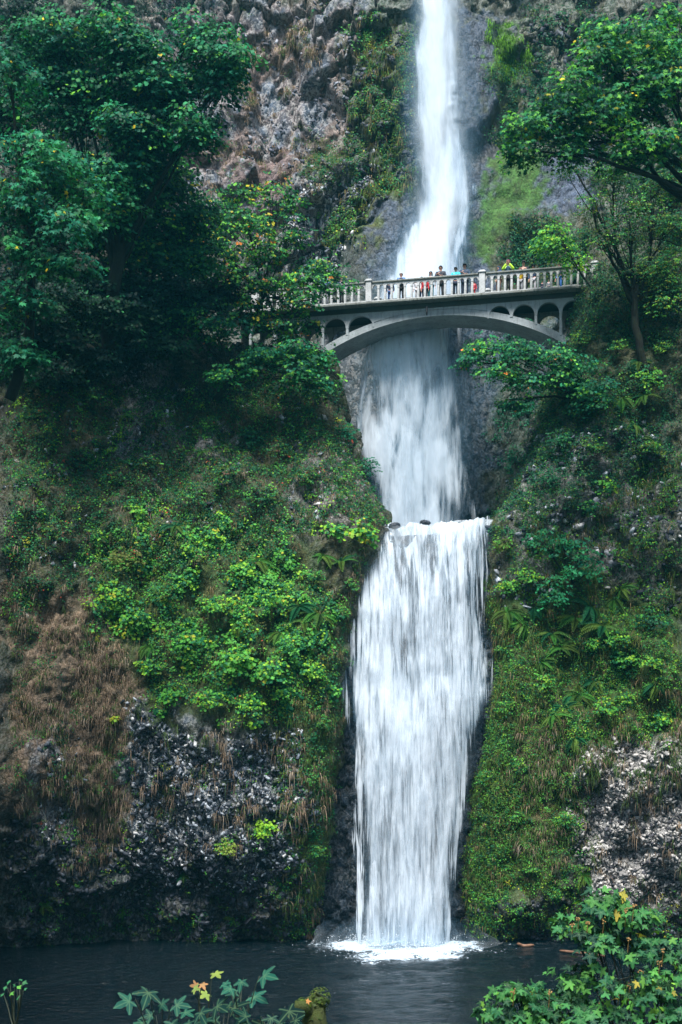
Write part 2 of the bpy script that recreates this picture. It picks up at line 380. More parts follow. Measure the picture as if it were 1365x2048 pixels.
# ---------------------------------------------------------------- cliffs
def paint(px, py, base, zones, V):
    """zones: (polygon, feather px, colour, (lichen, wet, green), amount)"""
    n = px.shape; col = np.ones(n + (3,)) * np.array(base[0]); msk = np.ones(n + (3,)) * np.array(base[1])
    wx = (fbm(V * .9, 4, 5) - .5) * 130; wy = (fbm(V * .9, 4, 55) - .5) * 130
    wx += (fbm(V * 3.5, 3, 6) - .5) * 70; wy += (fbm(V * 3.5, 3, 66) - .5) * 70
    for poly, fe, c, mk, am in zones:
        w = sm(poly_sd(px + wx, py + wy, poly) / fe, -1, 1)[..., None] * am
        if c is not None: col = col * (1 - w) + np.array(c) * w
        if mk is not None: msk = msk * (1 - w) + np.array(mk) * w
    return col, msk

ROCK = (.085, .092, .11); DARKR = (.03, .036, .045); BROWN = (.19, .13, .10); SOIL = (.022, .026, .014); MOSS = (.045, .095, .015); PALE = (.20, .19, .18); GRN = (.02, .055, .018)

def prof(z, tab): return np.interp(z, [t[0] for t in tab], [t[1] for t in tab])
LPROF = [(-2, 53.9), (0, 53.7), (1.5, 53.1), (4, 51.9), (7, 51.3), (10, 51.3), (13, 52.0), (16, 53.2), (19, 54.4), (22, 56.0), (25, 57.3), (28, 58.6), (33, 60.5), (45, 65)]
RPROF = [(-2, 54.6), (0, 54.3), (1.5, 53.6), (4, 52.8), (8, 52.4), (12, 52.8), (16, 53.7), (20, 54.6), (25, 55.8), (30, 57.0), (34, 58.), (46, 62)]
LEDGE = [(600, 640), (700, 655), (760, 668), (800, 668), (850, 680), (900, 700), (950, 718), (1000, 740), (1050, 762), (1100, 752), (1150, 735), (1200, 715), (1300, 692), (1400, 680), (1500, 676), (1600, 668), (1700, 664), (1800, 655), (1890, 640)]
REDGE = [(500, 1185), (600, 1165), (700, 1125), (800, 1068), (850, 1055), (900, 1050), (1000, 1012), (1035, 988), (1100, 976), (1200, 972), (1300, 976), (1400, 965), (1500, 950), (1600, 938), (1700, 932), (1800, 928), (1890, 930)]
def edge_world(tab, pf):
    zs = []; xs = []
    for py, px in tab:
        Y = 54.
        for _ in range(8): z = CH + (YH - py) / F * Y; Y = float(prof(z, pf))
        zs.append(z); xs.append((px - CX) / F * Y)
    o = np.argsort(zs); return np.array(zs)[o], np.array(xs)[o]

def make_cliff(name, side, pf, etab, ztop, zones, base, mat, smin=-30, label=None):
    ds = .1; s = np.arange(smin, 11, ds); nv = 400
    t = np.linspace(0, 1.22, nv); S, T = np.meshgrid(s, t, indexing='ij')
    zt = ztop(S); Z = -1.8 + np.minimum(T, 1) * (zt + 1.8)
    over = np.maximum(T - 1, 0) / .22
    ez, ex = edge_world(etab, pf); Xe = np.interp(Z, ez, ex); Yp = prof(Z, pf)
    r = .9; front = r * np.logaddexp(0, -S / r); back = r * np.logaddexp(0, S / r)
    Y = Yp + back + over * 10; Z = Z + over * 1.5
    X = side * (-front) if side < 0 else front
    X = (Xe * (Y - over * 10) / Yp) + (-front if side < 0 else front) + side * .05 * back
    if side < 0: Y = Y - 2.2 * sm(-S, 3, 20)
    else: Y = Y - 1.5 * sm(-S, 4, 14)
    G = np.stack([X, Y, Z], -1)
    nr = grid_normals(G);  nr = nr * np.sign(-nr[..., 1:2].mean() + 1e-9)
    nr = np.stack([nr[..., 0], nr[..., 1], nr[..., 2]], -1)
    e = 1 - .6 * np.exp(-(S / 2.5) ** 2)
    e2 = 1 - .75 * np.exp(-(np.maximum(S, -1.5) + 1.5) * 0 - ((S - .3) / 1.6) ** 2); base_d = (fbm(G * np.array([.22, .22, .16]), 3, 11) - .5) * 3.0 * e + (fbm(G * np.array([.8, .8, .5]), 4, 12) - .5) * 1.9 * e * e2
    d1, d2, cid = worley(G * np.array([1.1, 1.1, .8]) + fbm(G * 1.5, 2, 9)[..., None] * .8, 3)
    f1, f2, cid2 = worley(G * np.array([3.2, 3.2, 2.6]) + fbm(G * 3, 2, 9)[..., None] * .6, 8)
    G = G + nr * (base_d + (cid - .5) * .6 * e2 * sm(d2 - d1, 0, .2) + (cid2 - .5) * .2 * sm(f2 - f1, 0, .25) + (fbm(G * 5, 3, 13) - .5) * .12)[..., None]
    px, py = to_px(G)
    col, msk = paint(px, py, base, zones, G)
    col = col * (.72 + .56 * cid2[..., None])
    o = np_mesh(name, G.reshape(-1, 3), grid_faces(*G.shape[:2]), mat, col.reshape(-1, 3), extra=msk.reshape(-1, 3))
    tag(o, label, kind='structure')
    nr = grid_normals(G); nr = nr * np.sign(-nr[..., 1:2].mean())
    return dict(P=G.reshape(-1, 3), N=nr.reshape(-1, 3), px=px.ravel(), py=py.ravel())

zl_top = lambda S: 28.3 + 5.0 * sm(-S, 4.5, 11) + 3 * sm(-S, 12, 26) 
zr_top = lambda S: 33.2 + 5.0 * sm(-S, 1.5, 7) + 4 * sm(-S, 8, 20)
LZ = [  # left cliff
    ([(0, 700), (700, 700), (790, 1050), (700, 1200), (700, 1400), (0, 1300)], 60, SOIL, (.15, 0, .75), .9),
    ([(230, 680), (330, 680), (350, 900), (230, 900)], 20, ROCK, (.6, .3, .2), .9),
    ([(400, 840), (470, 850), (460, 920), (390, 930)], 12, PALE, (.3, .1, .1), .9),
    ([(590, 860), (740, 930), (740, 1060), (600, 1060)], 22, (.12, .11, .11), (.4, .1, .3), .8),
    ([(190, 1060), (560, 1030), (700, 1200), (660, 1450), (300, 1450), (190, 1300)], 40, GRN, (0, 0, .9), .9),
    ([(20, 1190), (200, 1190), (290, 1420), (290, 1700), (180, 1800), (20, 1650)], 30, (.16, .105, .07), (0.1, 0, .3), .95),
    ([(270, 1400), (420, 1500), (600, 1470), (620, 1640), (560, 1760), (250, 1790), (250, 1560)], 25, (.10, .12, .14), (1., .3, .08), 1),
    ([(20, 1660), (600, 1740), (660, 1920), (0, 1940)], 35, DARKR, (.3, .6, .3), .92),
    ([(575, 1380), (700, 1380), (680, 1900), (560, 1900), (560, 1650)], 35, (.03, .065, .012), (.0, .3, .9), .9),
]
LZ += [([(80, 1470), (120, 1470), (150, 1640), (110, 1740), (80, 1640)], 14, ROCK, (.8, .2, .2), .8)]
RZ = [
    ([(960, 600), (1365, 600), (1365, 1000), (960, 1100)], 40, (.025, .04, .02), (.1, .2, .8), .9),
    ([(1040, 860), (1140, 850), (1340, 860), (1340, 1200), (1130, 1200), (1000, 1100)], 30, (.10, .10, .11), (.45, .2, .45), .85),
    ([(950, 1180), (1180, 1150), (1365, 1200), (1365, 1480), (940, 1900)], 40, (.035, .08, .015), (0, .2, .95), .9),
    ([(1030, 1380), (1365, 1440), (1340, 1560), (1150, 1560), (1080, 1720), (1020, 1650)], 30, (.09, .075, .04), (0, 0, .5), .8),
    ([(1160, 1500), (1365, 1480), (1365, 1790), (1200, 1800), (1160, 1660)], 22, (.24, .23, .22), (1., .1, .05), 1),
    ([(930, 1180), (985, 1180), (970, 1500), (960, 1880), (900, 1880), (925, 1500)], 18, (.02, .055, .01), (0, .5, .9), .9),
    ([(930, 1800), (1365, 1810), (1365, 1960), (900, 1960)], 30, DARKR, (.2, .6, .4), .9),
]
left = make_cliff('left_cliff', -1, LPROF, LEDGE, zl_top, LZ, ((.05, .05, .05), (.2, .1, .5)), M_rock)
right = make_cliff('right_cliff', 1, RPROF, REDGE, zr_top, RZ, ((.04, .05, .04), (.2, .1, .6)), M_rock)

# the rock step behind the lower fall, its lip and the basin ledge behind it
def lip_z(X): return 18.75 + .35 * sm(X, 3., 6.5)
def make_step():
    x = np.arange(-4.5, 11, .1); t = np.linspace(0, 1.5, 330); X, T = np.meshgrid(x, t, indexing='ij')
    zt = lip_z(X) - .25; Z = -1.8 + np.minimum(T, 1) * (zt + 1.8); over = np.maximum(T - 1, 0) / .5
    Y = np.interp(Z, [-2, 0, 9, 10.5, 14, 17, 18, 19], [55.6, 55.2, 55.0, 54.6, 55.3, 55.2, 55.4, 56.0]) + over * 13; Z = Z - .3 * np.sin(over * np.pi)
    G = np.stack([X, Y, Z], -1)
    d1, d2, cid = worley(G * np.array([1.4, 1.4, 1.]) + fbm(G * 1.5, 2, 9)[..., None] * .6, 31)
    f1, f2, cid2 = worley(G * 3.4, 38)
    D = ((fbm(G * .7, 3, 32) - .5) * .9 + (cid - .5) * .4 * sm(d2 - d1, 0, .2) + (cid2 - .5) * .2) * (1 - .8 * sm(over, 0, .05))
    G[..., 1] -= D
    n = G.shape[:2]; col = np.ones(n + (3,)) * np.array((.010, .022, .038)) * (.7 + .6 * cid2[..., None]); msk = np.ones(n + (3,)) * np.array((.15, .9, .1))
    o = np_mesh('falls_rock_step', G.reshape(-1, 3), grid_faces(*n), M_rock, col.reshape(-1, 3), extra=msk.reshape(-1, 3)); tag(o, kind='structure')
make_step()

# ---------------------------------------------------------------- upper amphitheatre wall
WPROF = [(15, 66.2), (19, 66.4), (28, 67.4), (34, 68.2), (42, 69.6), (50, 71.2), (56, 72.6), (64, 75)]
def wall_feat(px, py, V):
    """forward relief of the wall in metres"""
    w = (fbm(V * .5, 3, 71) - .5)
    d = np.zeros(px.shape)
    def bump(poly, fe, h): return h * sm(poly_sd(px + w * 60, py + w * 60, poly) / fe, -1, 1)
    d += bump([(835, 320), (780, 370), (700, 490), (650, 560), (650, 640), (850, 640), (850, 320)], 14, 1.4)
    d += bump([(935, 420), (1010, 300), (1060, 280), (1200, 285), (1200, 425), (1080, 440), (1000, 520), (1010, 620), (930, 620)], 30, .7)
    d += bump([(930, 640), (1100, 640), (1060, 1050), (920, 1050)], 18, .7)
    d += bump([(1020, 440), (1200, 420), (1250, 620), (990, 620), (990, 520)], 30, .9)
    d += bump([(900, 60), (990, 40), (1010, 170), (950, 270), (900, 280)], 12, .9)
    d += bump([(350, 330), (560, 310), (700, 330), (640, 420), (500, 440), (380, 460)], 16, 1.0)
    d += bump([(590, 70), (700, 60), (700, 150), (600, 170)], 10, .9)
    d += bump([(430, 170), (500, 140), (520, 300), (430, 330)], 14, 1.1)
    return d
WZ = [
    ([(300, 0), (730, 0), (720, 300), (600, 480), (300, 480)], 30, (.075, .10, .135), (.5, .0, .03), 1),
    ([(500, 70), (600, 60), (640, 110), (560, 140), (510, 170), (480, 130)], 16, BROWN, (0, 0, .1), .85),
    ([(470, 160), (520, 150), (500, 330), (640, 290), (690, 240), (680, 330), (540, 370), (480, 440), (460, 300)], 14, (.16, .10, .075), (0, 0, .05), .75),
    ([(340, 300), (460, 290), (480, 340), (350, 360)], 14, BROWN, (0, 0, 0), .7),
    ([(500, 330), (560, 320), (600, 430), (520, 440)], 14, (.13, .085, .08), (0, 0, 0), .8),
    ([(660, 20), (710, 20), (690, 280), (660, 260)], 16, BROWN, (0, 0, .1), .55),
    ([(580, 380), (700, 340), (760, 320), (700, 480), (640, 560), (560, 470)], 22, (.065, .075, .095), (.8, .1, .15), .9),
    ([(710, 40), (830, 60), (835, 330), (760, 340), (700, 300)], 26, (.035, .05, .045), (.35, .2, .75), .95),
    ([(625, 310), (700, 290), (720, 330), (640, 370), (600, 350)], 14, (.05, .085, .02), (0, 0, .8), .8),
    ([(830, 320), (840, 345), (700, 500), (660, 500), (700, 430), (760, 360)], 12, (.06, .085, .018), (.1, 0, .9), .9),
    ([(835, 340), (835, 620), (690, 620), (690, 510)], 14, (.036, .055, .085), (.1, .6, .08), 1),
    ([(690, 500), (730, 480), (760, 620), (680, 620)], 20, (.03, .04, .04), (.1, .3, .5), .8),
    ([(900, 20), (1000, 20), (1010, 330), (900, 420)], 16, (.018, .034, .06), (.1, .8, .1), 1),
    ([(985, 50), (1050, 90), (1050, 140), (1000, 150), (975, 130)], 8, (.05, .14, .012), (0, .1, .3), .9),
    ([(1000, 60), (1040, 60), (1060, 140), (1000, 150)], 8, (.05, .14, .012), (0, .1, .3), .6),
    ([(975, 150), (1060, 140), (1080, 280), (1000, 290), (960, 210)], 18, (.022, .035, .025), (.1, .1, .8), .9),
    ([(1040, 40), (1200, 30), (1365, 100), (1365, 320), (1060, 280)], 30, (.05, .06, .055), (.4, .1, .55), .9),
    ([(930, 270), (1010, 270), (1000, 310), (930, 330)], 8, (.02, .025, .035), (.2, .5, .2), .9),
    ([(930, 420), (1010, 300), (1200, 285), (1200, 425), (1080, 440), (1000, 530), (1000, 620), (920, 620)], 12, (.042, .06, .095), (.1, .5, .05), 1),
    ([(1005, 295), (1110, 295), (1085, 390), (1045, 450), (1005, 530), (940, 535), (935, 440)], 14, (.038, .11, .012), (0, .1, .3), .93),
    ([(1015, 440), (1200, 425), (1260, 640), (990, 640), (990, 530)], 16, (.022, .032, .028), (.2, .2, .8), .95),
    ([(640, 640), (760, 640), (740, 1050), (640, 1050)], 20, (.035, .052, .07), (.3, .5, .2), 1),
    ([(760, 640), (1140, 640), (1060, 1080), (740, 1080)], 24, (.010, .034, .062), (.12, .85, .12), 1),
    ([(1000, 700), (1080, 640), (1060, 1060), (960, 1060), (985, 950)], 24, (.02, .045, .03), (.1, .4, .6), .7),
]
def make_wall():
    x = np.arange(-26, 27, .12); z = np.arange(15, 62, .12); X, Z = np.meshgrid(x, z, indexing='ij')
    Y = prof(Z, WPROF) - 6.0 * sm(np.abs(X - 4.0), 10, 30) - .6 * np.sin(X * .35)
    G = np.stack([X, Y, Z], -1); px, py = to_px(G)
    Yf = wall_feat(px, py, G); G[..., 1] -= Yf
    smooth = sm(poly_sd(px, py, [(835, 330), (700, 500), (660, 620), (660, 1050), (1060, 1050), (1180, 430), (1200, 280), (1010, 290), (1000, 30), (880, 20)]) / 20, -1, 1)
    d1, d2, cid = worley(G * np.array([.55, .55, .38]) + fbm(G * .8, 3, 9)[..., None] * .9, 3)
    f1, f2, cid2 = worley(G * np.array([1.6, 1.6, 1.1]) + fbm(G * 1.7, 2, 9)[..., None] * .7, 8)
    g1, g2, cid3 = worley(G * np.array([3.6, 3.6, 2.6]), 18)
    big = (fbm(G * np.array([.2, .2, .13]), 3, 41) - .5) * 2.2
    rough = (cid - .5) * 1.7 * sm(d2 - d1, 0, .16) + (cid2 - .5) * .42 * sm(f2 - f1, 0, .2) + (cid3 - .5) * .12 - .55 * np.exp(-((d2 - d1) / .07) ** 2)
    fine = (fbm(G * 3, 4, 44) - .5) * .35
    G[..., 1] -= big * (1 - .6 * smooth) + rough * (1 - .9 * smooth) + fine * (1 - .4 * smooth)
    px, py = to_px(G)
    col, msk = paint(px, py, ((.04, .05, .05), (.3, .1, .5)), WZ, G)
    col = col * (.75 + .5 * (cid3 * .5 + cid2 * .5)[..., None])
    # rusty soil lodged in the joints of the dry left half
    dry = sm(poly_sd(px, py, [(250, -50), (730, -50), (700, 330), (580, 480), (250, 560)]) / 30, -1, 1)
    jt = dry * np.clip(np.exp(-((d2 - d1) / .2) ** 2) + sm(fbm(G * np.array([.5, .5, .35]), 3, 47), .56, .66), 0, 1) * .6
    col = col * (1 - jt[..., None]) + np.array((.19, .135, .11)) * jt[..., None]
    o = np_mesh('cliff_wall', G.reshape(-1, 3), grid_faces(*G.shape[:2]), M_rock_big, col.reshape(-1, 3), extra=msk.reshape(-1, 3)); tag(o, kind='structure')
    nr = grid_normals(G); nr = nr * np.sign(-nr[..., 1:2].mean())
    return dict(P=G.reshape(-1, 3), N=nr.reshape(-1, 3), px=px.ravel(), py=py.ravel(), G=G, x=x, z=z)
wall = make_wall()
def wall_y(X, Z):
    i = np.clip(((X + 26) / .12).astype(int), 0, len(wall['x']) - 1); j = np.clip(((Z - 15) / .12).astype(int), 0, len(wall['z']) - 1)
    return wall['G'][i, j, 1]

def haze():
    m = bpy.data.materials.new("haze"); m.use_nodes = True; nt = m.node_tree; nt.nodes.clear(); out = nt.nodes.new('ShaderNodeOutputMaterial')
    v = nd(nt, 'ShaderNodeVolumePrincipled', {'Color': (.12, .75, .95, 1), 'Density': .00034, 'Anisotropy': .2}); nt.links.new(v.outputs[0], out.inputs['Volume'])
    mb = MB(); mb.box((0, 30, 29), (1900, 1900, 68)); o = mb.build('haze', m); tag(o, kind='stuff')
HAZE = True
if HAZE: haze()
# ---------------------------------------------------------------- ground, bank, pool
def ground():
    n = 90; u = np.linspace(-1, 1, n); a = np.sign(u) * np.abs(u) ** 2.2 * 900
    X, Y = np.meshgrid(a, a + 20, indexing='ij')
    Z = -2.2 + 0 * X + 60 * sm(Y, 90, 300) + 40 * sm(np.abs(X), 60, 300) + (fbm(np.stack([X, Y, 0 * X], -1) * .03, 3, 91) - .5) * 8 * sm(np.hypot(X, Y - 40), 70, 150)
    m = simple_material("forest_floor", (.03, .04, .018), .95, .4, .5, .05)
    o = np_mesh('ground', np.stack([X, Y, Z], -1).reshape(-1, 3), grid_faces(n, n), m, smooth=True); tag(o, kind='structure')
    # foreground bank below the viewing place
    X, Y = np.meshgrid(np.arange(-30, 30, .25), np.arange(-12, 30, .25), indexing='ij')
    Z = np.interp(Y, [-12, 9, 11, 14, 26, 30], [7.4, 6.5, 5.9, 4.4, -.8, -2.5]) + (fbm(np.stack([X, Y, 0 * X], -1) * .6, 4, 92) - .5) * .8
    m = simple_material("bank_soil", (.03, .03, .02), .95, .5, 2, .06, (.03, .055, .015))
    o = np_mesh('bank', np.stack([X, Y, Z], -1).reshape(-1, 3), grid_faces(*X.shape), m, smooth=True); tag(o, kind='structure')
ground()

IMP = P(805, 1888, 53.2); IMP[2] = 0
def pool():
    X, Y = np.meshgrid(np.arange(-34, 34, .14), np.arange(20, 58, .14), indexing='ij')
    d = np.hypot(X - IMP[0], (Y - IMP[1]))
    p = np.stack([X, Y, 0 * X], -1)
    Z = (fbm(p * np.array([1.1, 1.8, 1]), 3, 93) - .5) * (.05 + .22 * np.exp(-d / 6)) + .06 * np.sin(d * 3.0 + 3 * fbm(p * .8, 2, 94)) * np.exp(-d / 5)
    m, nt, out = newmat("pool_water"); v = coords(nt)
    b1 = noise(nt, nd(nt, 'ShaderNodeMapping', {0: v, 3: (1.2, 2.2, 1)}).outputs[0], 2.2, 5, .6, .4); b2 = noise(nt, v, 9, 3)
    bmp = nd(nt, 'ShaderNodeBump', {'Strength': 1.0, 'Distance': .22, 'Height': mth(nt, 'ADD', b1, mth(nt, 'MULTIPLY', b2, .25))})
    foam = nd(nt, 'ShaderNodeSeparateColor', {0: nd(nt, 'ShaderNodeAttribute', attribute_name='Msk').outputs[0]}).outputs[0]
    fn = noise(nt, v, 5, 6, .7, 1.0)
    fa = mrange(nt, mth(nt, 'ADD', foam, mth(nt, 'MULTIPLY', mth(nt, 'SUBTRACT', fn, .5), 2.6)), .45, .85)
    p_ = nd(nt, 'ShaderNodeBsdfPrincipled', {'Base Color': mixc(nt, mrange(nt, b1, .4, .7), (.0002, .004, .006), (.0006, .011, .016)), 'Roughness': .12, 'Normal': bmp.outputs[0], 'IOR': 1.33})
    f_ = nd(nt, 'ShaderNodeBsdfDiffuse', {'Color': (.50, .60, .68, 1)})
    mx = nd(nt, 'ShaderNodeMixShader', {0: fa, 1: p_.outputs[0], 2: f_.outputs[0]}); nt.links.new(mx.outputs[0], out.inputs[0])
    dd = np.hypot((X - IMP[0]) / 3.6, (Y - IMP[1] + .7) / 3.3)
    fo = 1.0 * sm(1.35 - dd + (fbm(p * .9, 3, 95) - .5) * 1.3, 0, 1.2) + .16 * np.exp(-(dd / 2.4) ** 2)
    ms = np.stack([fo, fo, fo], -1)
    o = np_mesh('pool_water', np.stack([X, Y, Z], -1).reshape(-1, 3), grid_faces(*X.shape), m, smooth=True, extra=ms.reshape(-1, 3)); tag(o, kind='structure')
pool()

# ---------------------------------------------------------------- waterfalls
def fall_sheet(name, mat, rows, Yf, nu=70, nv=320, pad=0., edge=.25, off=0., bulge=.5, seed=0, parent=None, densf=None, dmax=1., clamp=False, topf=None, fade=0):
    """rows: (py, left px, right px); Yf(py, u, X) distance from the camera"""
    pys = np.linspace(rows[0][0], rows[-1][0], nv); L = np.interp(pys, [r[0] for r in rows], [r[1] for r in rows]) - pad; R = np.interp(pys, [r[0] for r in rows], [r[2] for r in rows]) + pad
    u = np.linspace(0, 1, nu); U, PY = np.meshgrid(u, pys, indexing='ij')
    px = L[None] + (R - L)[None] * U
    wob = (fbm(np.stack([U * 3, PY * .012, 0 * U + seed], -1), 4, 61 + seed) - .5) * 26 * (1 - .0 * U); px = px + wob * np.minimum(1, 4 * np.minimum(U, 1 - U) + .5)
    if topf is not None: PY = PY + topf(px) * np.exp(-(PY - rows[0][0]) / 55)
    Y0 = Yf(PY, px)
    if clamp:
        for _ in range(2): Y0 = np.minimum(Y0, wall_y((px - CX) / F * Y0, CH + (YH - PY) / F * Y0) - .25)
        Yb = Y0.copy()
        for _ in range(12): Yb = (np.roll(Yb, 1, 0) + np.roll(Yb, -1, 0) + np.roll(Yb, 1, 1) + np.roll(Yb, -1, 1)) / 4; Yb[0], Yb[-1], Yb[:, 0], Yb[:, -1] = Y0[0], Y0[-1], Y0[:, 0], Y0[:, -1]
        Y0 = np.minimum(Y0, Yb)
    Y = Y0 - off - bulge * np.sin(np.pi * U) - .5 * fbm(np.stack([px * .06, PY * .012, 0 * U + seed], -1), 4, 77 + seed)
    G = np.stack([(px - CX) / F * Y, Y, CH + (YH - PY) / F * Y], -1)
    dens = sm(U / edge) * sm((1 - U) / edge) * dmax
    if fade: vv = (PY - rows[0][0]) / (rows[-1][0] - rows[0][0]); dens = dens * sm(vv / fade) * sm((1 - vv) / fade)
    if densf is not None: dens = dens * densf(px, PY)
    sl = np.cumsum(np.linalg.norm(np.diff(G, axis=1, prepend=G[:, :1]), axis=-1), 1)
    col = np.stack([G[..., 0], sl.mean(0)[None] + 0 * U, 0 * U + seed * 3.3], -1); ms = np.stack([dens] * 3, -1)
    return np_mesh(name, G.reshape(-1, 3), grid_faces(nu, nv), mat, col.reshape(-1, 3), parent, True, ms.reshape(-1, 3))

UROWS = [(-60, 857, 886), (0, 853, 892), (60, 845, 902), (120, 836, 914), (200, 828, 926), (270, 828, 930), (340, 834, 935), (400, 838, 938), (440, 828, 938), (500, 790, 940), (560, 760, 944), (640, 722, 958), (720, 696, 966), (800, 690, 962), (900, 698, 956), (1000, 722, 950), (1075, 740, 946)]
def upY(py, px):
    Y = 67.
    for _ in range(3):
        Z = CH + (YH - py) / F * Y; X = (px - CX) / F * Y; Y = prof(Z, WPROF) - .6 * np.sin(X * .35) - 2.3 * sm(py, 280, 700) - 1.2
    return Y
up_root = empty('upper_waterfall', P(850, 1045, 64), "tall white upper waterfall plunging down the cliff behind the arched bridge", "waterfall"); up_root.location = (0, 0, 0)
m1 = water_material("falling_water_core", 2.2, .28, .25, 1.1, soft=True, seed=1, fine=.8, amp=1.35)
m2 = water_material("falling_water_veil", 1.5, .2, .5, 1.3, soft=True, seed=7, fine=.7, amp=1.2, amax=.85)
m3 = water_material("spray", .35, .08, -.1, 1.6, soft=True, seed=13, fine=.25, amp=.8, amax=.7)
topd = lambda px, py: 1.02 - .10 * sm(py, 600, 800) + .12 * sm(py, 850, 1000) - .1 * (1 - sm(py, 450, 600)) + (fbm(np.stack([px * .03, py * .009, 0 * px], -1), 3, 83) - .5) * (1.1 + .5 * sm(py, 560, 700))
fall_sheet('water_core', m1, UROWS, upY, off=.2, pad=2, seed=1, edge=.38, parent=up_root, densf=topd, clamp=True)
fall_sheet('water_veil', m2, UROWS, upY, off=.6, pad=10, seed=2, edge=.22, parent=up_root, densf=topd, clamp=True)
fall_sheet('water_veil', m2, UROWS, upY, off=-.2, pad=22, seed=3, edge=.3, parent=up_root, densf=topd, clamp=True)
fall_sheet('spray', m3, UROWS, upY, off=.3, pad=58, seed=4, edge=.5, bulge=1.2, parent=up_root, nu=40, densf=lambda px, py: 1 - .65 * sm(py, 560, 660), clamp=True)
fall_sheet('spray', m3, UROWS, upY, off=1.3, pad=36, seed=5, edge=.5, bulge=1.2, parent=up_root, nu=40, densf=lambda px, py: 1 - .65 * sm(py, 560, 660), clamp=True)
# side strand on the right, glancing off the slab
m4 = water_material("falling_water_strand", 2.5, .3, .2, 1.0, seed=17, fine=1)
fall_sheet('side_strand', m4, [(350, 950, 965), (420, 926, 950), (500, 900, 935), (560, 890, 930)], upY, off=.9, seed=6, edge=.5, parent=up_root, nu=16, nv=80, bulge=.1, dmax=.8, fade=.4, clamp=True)
fall_sheet('side_strand', m4, [(650, 745, 762), (720, 728, 745), (800, 718, 732), (900, 715, 730)], upY, off=.8, seed=8, edge=.4, parent=up_root, nu=16, nv=80, bulge=.1, dmax=.75, fade=.2, clamp=True)

LROWS = [(1040, 774, 984), (1075, 765, 979), (1120, 743, 975), (1160, 724, 973), (1200, 713, 972), (1300, 696, 976), (1380, 690, 976), (1420, 696, 966), (1470, 708, 948), (1520, 716, 938), (1600, 720, 924), (1700, 724, 911), (1800, 725, 902), (1892, 716, 898)]
def loY(py, px): return np.interp(py + 34 * np.sin(px * .021 + .6) + 12 * np.sin(px * .075), [1000, 1040, 1075, 1120, 1200, 1360, 1400, 1440, 1500, 1892], [56.3, 55.9, 55.3, 54.7, 54.15, 53.9, 53.7, 53.5, 53.35, 53.1])
def lipf(px): return 9 - 13 * sm(px, 860, 985) + 9 * (vnoise(np.stack([px * .11, 0 * px, 0 * px], -1), 5) - .5) + 5 * (vnoise(np.stack([px * .3, 0 * px, 0 * px], -1), 6) - .5)
lo_root = empty('lower_waterfall', (0, 0, 0), "broad white lower waterfall pouring over the rock lip into the dark pool", "waterfall")
l1 = water_material("cascade_core", 3.0, .26, .1, 1.2, seed=23, fine=1.1, amp=1.25)
l2 = water_material("cascade_front", 4.4, .42, .55, 1.35, seed=29, fine=1.3, amp=1.35, amax=.8)
l3 = water_material("cascade_edge", 5, .25, .55, 1.0, seed=37, fine=1.4, amp=1.6)
ld = lambda px, py: .66 + .16 * sm(py, 1380, 1450) + .16 * (1 - sm(py, 1050, 1130)) - .08 * sm(py, 1600, 1800) + .8 * (fbm(np.stack([px * .032, py * .007, 0 * px], -1), 3, 84) - .5)
fall_sheet('water_core', l1, LROWS, loY, off=.0, pad=2, seed=11, edge=.12, parent=lo_root, densf=ld, nu=90, nv=420, topf=lipf)
fall_sheet('water_front', l2, LROWS, loY, off=.35, pad=2, seed=12, edge=.15, parent=lo_root, densf=ld, nu=90, nv=420, topf=lipf)
fall_sheet('water_edge', l3, [(a, b - (16 if a > 1250 else 4), c + 8) for a, b, c in LROWS], loY, off=-.3, pad=4, seed=14, edge=.08, parent=lo_root, nu=90, nv=300, dmax=.8, topf=lipf)
l4 = water_material("cascade_spray", .6, .15, -.1, 1.5, soft=True, seed=47, fine=.5, amp=1.1, amax=.2)
fall_sheet('spray', l4, LROWS, loY, off=.6, pad=16, seed=15, edge=.22, parent=lo_root, nu=60, bulge=.3, topf=lipf)
fall_sheet('spray', l4, [r for r in LROWS if r[0] > 1250], loY, off=.9, pad=26, seed=16, edge=.3, parent=lo_root, nu=60, bulge=.3, fade=.15, dmax=.8)
# the top sheet of the lip, flowing forward from the basin
def lip_sheet():
    X, T = np.meshgrid(np.linspace((765 - CX) / F * 55.9, (990 - CX) / F * 55.9, 90), np.linspace(0, 1, 90), indexing='ij')
    Y = 65.5 - 9.8 * T; Z = lip_z(X) + .15 + .1 * fbm(np.stack([X * 2, Y, 0 * X], -1), 3, 81) - .05
    G = np.stack([X, Y, Z], -1); ms = np.ones_like(G) * (.55 + .3 * sm(T, .6, 1))[..., None]
    col = np.stack([X, Y, 0 * X], -1)
    np_mesh('basin_water', G.reshape(-1, 3), grid_faces(90, 90), l1, col.reshape(-1, 3), lo_root, True, ms.reshape(-1, 3))
lip_sheet()

